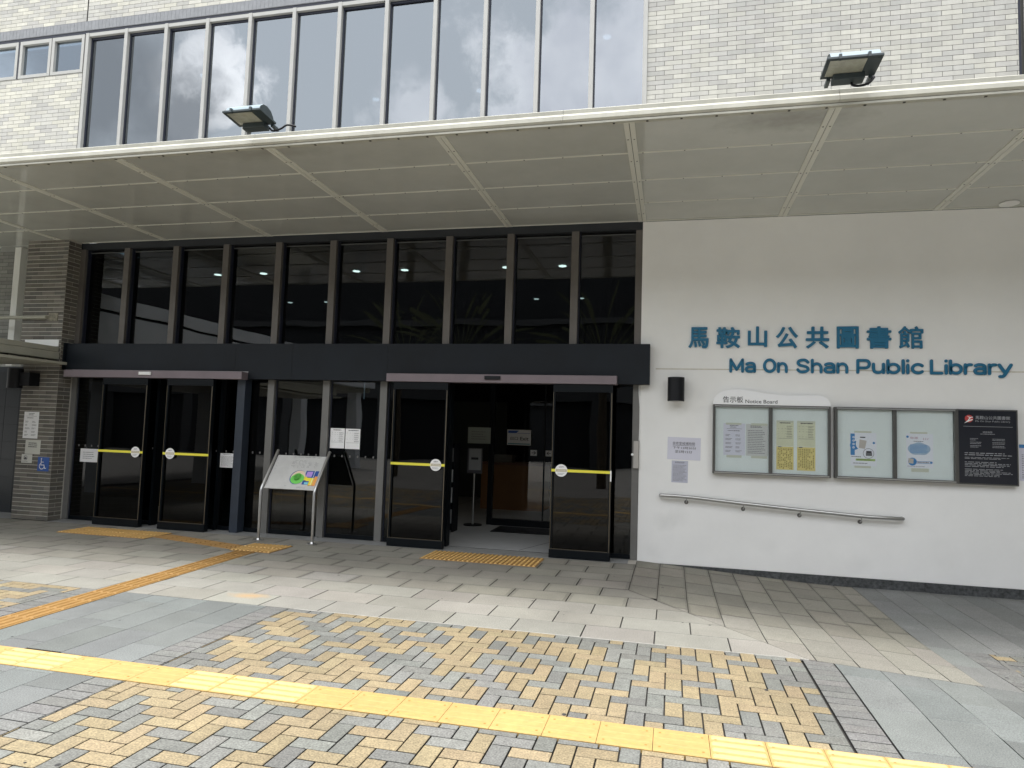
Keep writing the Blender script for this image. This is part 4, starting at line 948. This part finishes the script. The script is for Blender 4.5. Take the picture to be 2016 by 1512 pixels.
# signs on pier
c=lambda x,y:(x*.2116,720+y*.2116)
YP=-.2495
paper(-10.23,-9.935,1.29,1.72,YP,paperw,'tall white printed sheet, topmost on the brick pier',style=0,seed=51)
paper(-10.16,-9.86,1.04,1.265,YP,mat('cream2',(.62,.62,.56),.8),'cream sheet with three lines, middle one on the brick pier',style=3,seed=52)
def ps_(t):
    m_=MB(); y_=YP-.003; disc(m_,-10.135,.975,.038,y_,inkg,ring=.007); m_.face([(-10.165,y_,.955),(-10.105,y_,.952),(-10.118,y_,.985),(-10.150,y_,.99)],ink); m_.face([(-10.165,y_-.0002,1.003),(-10.158,y_-.0002,1.008),(-10.105,y_-.0002,.952),(-10.112,y_-.0002,.947)],inkg); lines(m_,-10.19,-10.08,.91,.93,y_,inkg,1,.4,3); m_.build('pictogram',t)
paper(-10.215,-10.005,.895,1.045-.01,YP-.0012 if False else YP,mat('cream3',(.62,.62,.57),.8),'small square no dogs sheet, lowest on the brick pier',style=9,title=ps_)
WS=thing('wheelchair_sign','blue square sign with white wheelchair symbol on the brick pier','sign',(-9.78,YP,.90))
MB().box(-9.885,-9.665,YP-.004,YP,.775,1.0,blue).build('panel',WS)
m_=MB(); y_=YP-.0048
disc(m_,-9.815,.985-.012,.010,y_,whitep); disc(m_,-9.80,.855,.052,y_,whitep,115,395,24,ring=.011)
for a,b,c_,d_ in ((-9.822,-9.811,.862,.962),(-9.815,-9.765,.915,.925),(-9.82,-9.755,.868,.879)): quad(m_,a,b,c_,d_,y_-.0002,whitep)
m_.face([(-9.764,y_-.0002,.879),(-9.752,y_-.0002,.879),(-9.732,y_-.0002,.815),(-9.744,y_-.0002,.812)],whitep); m_.face([(-9.744,y_-.0002,.812),(-9.738,y_-.0002,.824),(-9.712,y_-.0002,.832),(-9.712,y_-.0002,.820)],whitep)
m_.build('symbol',WS)
# row of small grey squares on the glass
dc=MB(); 
for a,b in panes:
    if a>-.9 : continue
    x=a+.07
    while x<b-.03: dc.box(x,x+.022,.0585,.0595,1.185,1.215,mat('square_grey',(.16,.155,.15),.7),skip='b'); x+=.125
dc.build('pane_square',B)

# ------------------------------------------------------------ tactile map stand
ST=thing('map_stand','stainless steel stand with tilted colourful tactile floor map before the doors','map stand',(-5.22,-.56,0))
def post(x,yb):
    m_=MB(); m_.tube([(x,yb,.004),(x,yb,.70),(x,yb+.012,.735),(x,yb+.035,.775),(x,yb+.385,1.262)],.0205,steel,16); m_.build('post',ST,smooth=True)
    m_=MB(); m_.tube([(x,yb,.001),(x,yb,.008)],.066,steel,28); m_.tube([(x,yb,.008),(x,yb,.03)],[.03,.021],steel,20); m_.build('base_flange',ST,smooth=True)
post(-5.635,-.56); post(-4.80,-.56)
# tilted panel: origin at lower edge; u along X, v along slope
P0=Vector((-5.612,-.525,.728)); Vv=Vector((0,.35,.487)).normalized(); Nn=Vector((0,-.487,.35)).normalized(); HV=.565; WU=.790
def tp(u,v,h=0): 
    q_=P0+Vector((u,0,0))+Vv*v+Nn*h; return (q_.x,q_.y,q_.z)
def tbox(mb,u0,u1,v0,v1,h0,h1,m):
    i=len(mb.v); mb.v+=[tp(u0,v0,h0),tp(u1,v0,h0),tp(u1,v1,h0),tp(u0,v1,h0),tp(u0,v0,h1),tp(u1,v0,h1),tp(u1,v1,h1),tp(u0,v1,h1)]
    for f in ((3,2,1,0),(4,5,6,7),(0,1,5,4),(1,2,6,5),(2,3,7,6),(3,0,4,7)): mb.f.append(tuple(i+a_ for a_ in f)); mb.m.append(mb.mi(m)); mb.c.append((1,1,1))
m_=MB(); tbox(m_,0,WU,0,HV,-.006,.006,steelm); m_.build('panel',ST)
mc=[('map_blue',(.01,.07,.30)),('map_green',(.16,.62,.10)),('map_cream',(.75,.60,.44)),('map_yellow',(.85,.72,.04)),('map_violet',(.45,.28,.70)),('map_orange',(.85,.36,.08)),('map_cyan',(.20,.58,.68))]
mc={n:mat(n,c_,.5) for n,c_ in mc}
m_=MB()
def ell(cu,cv,ru,rv,h,m,a0=0,a1=360,n=36):
    m_.face([tp(cu+ru*math.cos(R(a0+(a1-a0)*k/n)),cv+rv*math.sin(R(a0+(a1-a0)*k/n)),h) for k in range(n+(a1-a0<360))],m)
def tq(u0,u1,v0,v1,h,m): m_.face([tp(u0,v0,h),tp(u1,v0,h),tp(u1,v1,h),tp(u0,v1,h)],m)
ell(.452,.200,.118,.118,.0072,mc['map_blue']); ell(.460,.200,.112,.112,.0078,mc['map_cream']); ell(.458,.175,.105,.085,.0084,mc['map_green']); ell(.450,.205,.06,.065,.0084,mc['map_green'])
tq(.555,.755,.205,.315,.0072,mc['map_blue']); tq(.575,.665,.215,.300,.0078,mc['map_violet']); tq(.555,.755,.085,.205,.0072,mc['map_blue']); tq(.690,.696,.075,.318,.0082,whitep)
tq(.545,.600,.155,.215,.0078,mc['map_yellow']); tq(.600,.700,.145,.200,.0078,mc['map_yellow']); tq(.655,.715,.075,.200,.0079,mc['map_yellow']); tq(.718,.765,.075,.225,.0079,mc['map_orange']); tq(.590,.650,.090,.125,.0078,mc['map_cyan']); tq(.765,.768,.07,.315,.0078,steelm); tq(.65,.765,.070,.074,.0082,redm)
m_.build('floor_map',ST)
m_=MB()
q=random.Random(2)
def dots(u0,u1,v0,v1,rows,seed):
    q=random.Random(seed)
    for k in range(rows):
        v=v1-(k+.5)*(v1-v0)/rows; u=u0
        while u<u1:
            l_=q.uniform(.006,.02)
            if q.random()<.75: tq(u,min(u+l_,u1),v-.0025,v+.0025,.0071,inkg)
            u+=l_+.006
dots(.26,.70,.535,.552,2,1); dots(.28,.36,.36,.49,7,2); dots(.38,.50,.36,.49,7,3); dots(.53,.59,.36,.47,6,4); dots(.64,.69,.36,.47,6,5); dots(.28,.34,.045,.06,1,6); dots(.50,.63,.02,.05,2,7); dots(.04,.06,.3,.5,4,8)
m_.build('braille_print',ST)

# ------------------------------------------------------------ lobby things seen through the open door
t=thing('exit_sign','white exit sign with blue corner hanging inside the open doorway','sign',(-2.58,2.5,1.55))
MB().box(-2.800,-2.372,2.49,2.50,1.415,1.685,mat('sign_white',(.62,.63,.64),.5)).build('panel',t)
m_=MB(); y_=2.489; m_.face([(-2.785,y_,1.625),(-2.635,y_,1.625),(-2.59,y_,1.67),(-2.785,y_,1.67)],blue); quad(m_,-2.62,-2.39,1.622,1.628,y_,blue); quad(m_,-2.785,-2.39,1.43,1.447,y_,mat('sign_teal',(.03,.22,.28),.5)); m_.build('stripe',t)
m_=MB(); put_text(m_,'出口',0,0,y_,ink,fit=(-2.745,-2.605,1.505,1.562),offset=.004); put_text(m_,'Exit',0,0,y_,ink,fit=(-2.565,-2.415,1.500,1.562),offset=.012); m_.build('lettering',t)
for a,s_,lab in ((-2.375,1,'small white square sign with arrow pointing right inside the doorway'),(-2.105,-1,'small white square sign with arrow pointing left inside the doorway')):
    t=thing('arrow_sign',lab,'sign',(a,2.5,1.29),'arrow signs on the inner glass')
    MB().box(a,a+.115,2.495,2.50,1.24,1.34,mat('sign_white',(1,1,1))).build('panel',t)
    m_=MB(); quad(m_,a+.02,a+.095,1.286,1.295,2.4942,ink); tipx=a+.10 if s_>0 else a+.015
    for q_ in (1,-1): m_.face([(tipx,2.4942,1.2905),(tipx-s_*.035,2.4942,1.2905+q_*.032),(tipx-s_*.047,2.4942,1.2905+q_*.026),(tipx-s_*.014,2.4942,1.2905)],ink)
    m_.build('arrow',t)
paper(-3.525,-3.105,1.42,1.708,2.50,mat('pale_green_paper',(.36,.40,.36),.8),'pale green notice hanging inside the doorway left of the exit sign',style=4,seed=60)
t=thing('queue_sign_stand','chrome pole stand with document holder inside the open doorway','sign stand',(-3.33,2.32,0))
x_,y_=-3.33,2.32
MB().tube([(x_,y_,.001),(x_,y_,.02)],.16,black,32).build('base',t,smooth=True); MB().tube([(x_,y_,.02),(x_,y_,.90)],.0185,steel,14).build('pole',t,smooth=True)
MB().box(x_-.12,x_+.15,y_-.05,y_-.035,.90,1.34,mat('holder_clear',(.10,.10,.11),.3)).build('holder',t); m_=MB(); m_.box(x_-.09,x_+.13,y_-.056,y_-.051,.96,1.33,mat('grey_doc',(.30,.31,.31),.7)); m_.box(x_-.05,x_+.08,y_-.0575,y_-.0562,1.14,1.18,ink); m_.build('leaflet',t)
t=thing('leaflet_rack','dark leaflet rack with white leaflets at the left edge of the open doorway','leaflet rack',(-3.6,1.6,0))
f=MB(); xr=-3.385; f.box(xr-.35,xr-.0,1.58,1.62,.0,1.42,black); f.box(xr-.02,xr,1.35,1.62,.0,1.42,black); f.box(xr-.35,xr-.33,1.35,1.62,.0,1.42,black)
for k in range(4): f.box(xr-.33,xr-.02,1.36,1.58,.12+.33*k,.135+.33*k,black)
f.build('frame',t)
for k,(cc,hh) in enumerate(((.30,.22),(.55,.24),(.5,.2),(.16,.22))):
    MB().box(xr-.31,xr-.03,1.37,1.39,.14+.33*k,.14+.33*k+hh,mat('leaf%d'%k,(cc,cc,cc*.97),.6)).build('leaflet',t)
t=thing('reception_counter','orange brown reception counter deep inside the open doorway','counter',(-3.3,6,0))
MB().box(-3.95,-2.6,5.0,5.8,.0,.95,orange).build('body',t); MB().box(-4.0,-2.55,4.95,5.85,.95,.99,mat('counter_top',(.20,.10,.06),.4)).build('top',t); MB().box(-3.75,-3.35,5.3,5.6,.99,1.15,mat('box_grey',(.2,.2,.19),.6)).build('tray',t)
t=thing('door_mat','black rubber mat on the lobby floor inside the doorway','mat',(-2,1.8,0)); MB().box(-2.85,-.9,1.70,2.38,.001,.012,black).build('rubber',t)
def bin_(x,y,w_,d_,h_,lab,c_,bag=False):
    t=thing('waste_bin',lab,'bin',(x,y,0)); m_=MB(); m_.box(x-w_/2,x+w_/2,y-d_/2,y+d_/2,.001,h_,mat('bin%d'%(h_*100),c_,.5)); m_.build('body',t,bevel=.03)
    MB().box(x-w_/2+.01,x+w_/2-.01,y-d_/2+.01,y+d_/2-.01,h_,h_+.02,black).build('lid',t)
    if bag: MB().prism([(x-w_/2-.03,h_-.02),(x+w_/2+.04,h_+.01),(x+w_/2+.06,h_-.10),(x+.05,h_-.03),(x-w_/2-.05,h_-.07)][::-1],y-d_/2-.01,y-d_/2-.005,mat('bag',(.35,.37,.38),.5)).build('bag',t)
bin_(-.66,.38,.17,.2,.30,'small grey bin behind the glass right of the open doors',(.16,.18,.19))
bin_(-4.60,.33,.32,.26,.38,'grey bin with white bag behind the glass between the doors',(.14,.15,.155),True)
t=thing('umbrella_stand_cabinet','blue grey pedestal cabinet behind the glass below the tilted map','cabinet',(-5.55,.3,0)); MB().box(-5.74,-5.40,.15,.45,.001,.80,mat('pedestal',(.14,.19,.22),.5,var=.1,vscale=3)).build('body',t); MB().box(-5.76,-5.38,.13,.47,.80,.82,mat('pedestal_top',(.10,.13,.15),.4)).build('top',t)
t=thing('security_camera','dome security camera hanging from the lobby ceiling behind the glass','camera',(-.88,.95,4.2)); MB().tube([(-.90,.8,4.295),(-.90,.8,4.20)],.055,mat('cam_grey',(.30,.31,.31),.5),20).build('mount',t,smooth=True); MB().tube([(-.90,.8,4.20),(-.90,.8,4.17),(-.90,.8,4.145),(-.90,.8,4.135)],[.058,.052,.03,.008],black,20).build('dome',t,smooth=True)

# drain grate at the right edge
t=thing('drain_grate','metal drain grating set in the paving at the right edge','drain cover',(2.8,-3.0,hz(2.8,-3)))
zz=hz(2.8,-3.0)+.004
m_=MB(); m_.box(2.66,3.15,-3.35,-3.30,zz-.02,zz+.002,whitep if False else mat('grate_rim',(.15,.15,.14),.8)); m_.box(2.66,3.15,-2.86,-2.81,zz-.02,zz+.002,mat('grate_rim',(1,1,1))); m_.box(2.66,2.70,-3.30,-2.86,zz-.02,zz+.002,mat('grate_rim',(1,1,1))); m_.box(3.11,3.15,-3.30,-2.86,zz-.02,zz+.002,mat('grate_rim',(1,1,1))); m_.build('rim',t)
m_=MB(); m_.box(2.70,3.11,-3.30,-2.86,zz-.018,zz-.012,black)
for k in range(11): m_.box(2.705+.037*k,2.725+.037*k,-3.30,-2.86,zz-.012,zz-.001,mat('grate_iron',(.12,.12,.12),.6))
m_.build('bars',t)

# ------------------------------------------------------------ surroundings behind the camera (seen in the glass)
OB=thing('opposite_building','dark podium block across the plaza, seen only as a reflection','building',(0,-26,0))
m_=MB(); m_.box(-60,45,-34,-27,0,10.6,mat('podium_dark',(.018,.021,.025),.8,var=.2,vscale=.4)); m_.build('walls',OB)
m_=MB(); m_.box(-60,45,-27,-26.6,3.4,4.2,mat('podium_band',(.07,.075,.08),.8)); m_.box(-60,45,-27,-26.7,7.6,7.9,mat('podium_band',(1,1,1))); m_.build('parapet_band',OB)
m_=MB()
for k in range(14): m_.box(-40+6*k,-39.4+6*k,-26.6,-26.0,0,3.4,mat('podium_band',(1,1,1)))
m_.build('column',OB)
SW=thing('side_walkway','grey panelled footbridge parapet running along the left of the plaza','footbridge',(-12,-7,0))
wg=mat('parapet_panel',(.80,.83,.86),.7,var=.06,vscale=1)
m_=MB(); m_.box(-12.3,-12.0,-17,-2.6,4.05,4.35,wg); m_.box(-12.3,-12.02,-17,-2.6,3.30,3.98,wg); m_.box(-12.3,-12.05,-17,-2.6,3.98,4.05,black); m_.box(-16,-12.3,-17,-2.6,3.1,3.3,wm); m_.build('parapet',SW)
m_=MB()
for k in range(4): m_.box(-12.8,-12.4,-16.5+4.2*k,-16.1+4.2*k,0,3.1,wg)
m_.build('column',SW)
RW=thing('side_blocker','tall unseen wall added on the right to darken the white wall','wall',(9,-5,0)); m_=MB(); m_.box(9.0,9.5,-12,.25,-.2,9.6,mat('blocker_grey',(.14,.14,.13),.8)); m_.build('blocker_panel',RW)  # unseen wall, added to keep skylight off the right end of the facade
leafm=mat('palm_leaf',(.10,.115,.055),.6,var=.3,vscale=3); trk=mat('palm_trunk',(.12,.10,.07),.9,var=.3,vscale=6)
for k,(x,y) in enumerate(((-6.8,-12),(-2.1,-12.6),(-9.5,-14))):
    t=thing('fan_palm','fan shaped palm behind the viewer, %s as reflected in the dark glass'%('nearest the middle','rightmost','leftmost')[k],'palm',(x,y,0),'fan palms across the plaza')
    MB().tube([(x,y,0),(x,y,4.2)],[.16,.12],trk,12).build('trunk',t,smooth=True)
    m_=MB(); q=random.Random(k)
    for j in range(19):
        an=R(-62+124*j/18+q.uniform(-5,5)); L_=q.uniform(1.5,3.0); wd=q.uniform(.03,.16); p=Vector((x,y,4.0)); d=Vector((math.sin(an),q.uniform(-.15,.15),math.cos(an))); L1=L_*q.uniform(.55,.7); n_=9; prev=None
        for k2 in range(n_+1):
            f_=k2/n_; w2=.014 if f_<.55 else wd*math.sin(min(1,(f_-.55)/.45)*math.pi*.93+.1)*.5+.005
            px=Vector((d.z,0,-d.x)).normalized(); cur=(p+px*w2,p-px*w2)
            if prev and not (f_>.6 and q.random()<.12): m_.face([prev[0],cur[0],cur[1],prev[1]],leafm)
            prev=cur; p=p+d*L_/n_; d=(d+Vector((math.copysign(.03,d.x),0,-.11 if f_>.5 else -.01))).normalized()
    m_.build('crown',t)
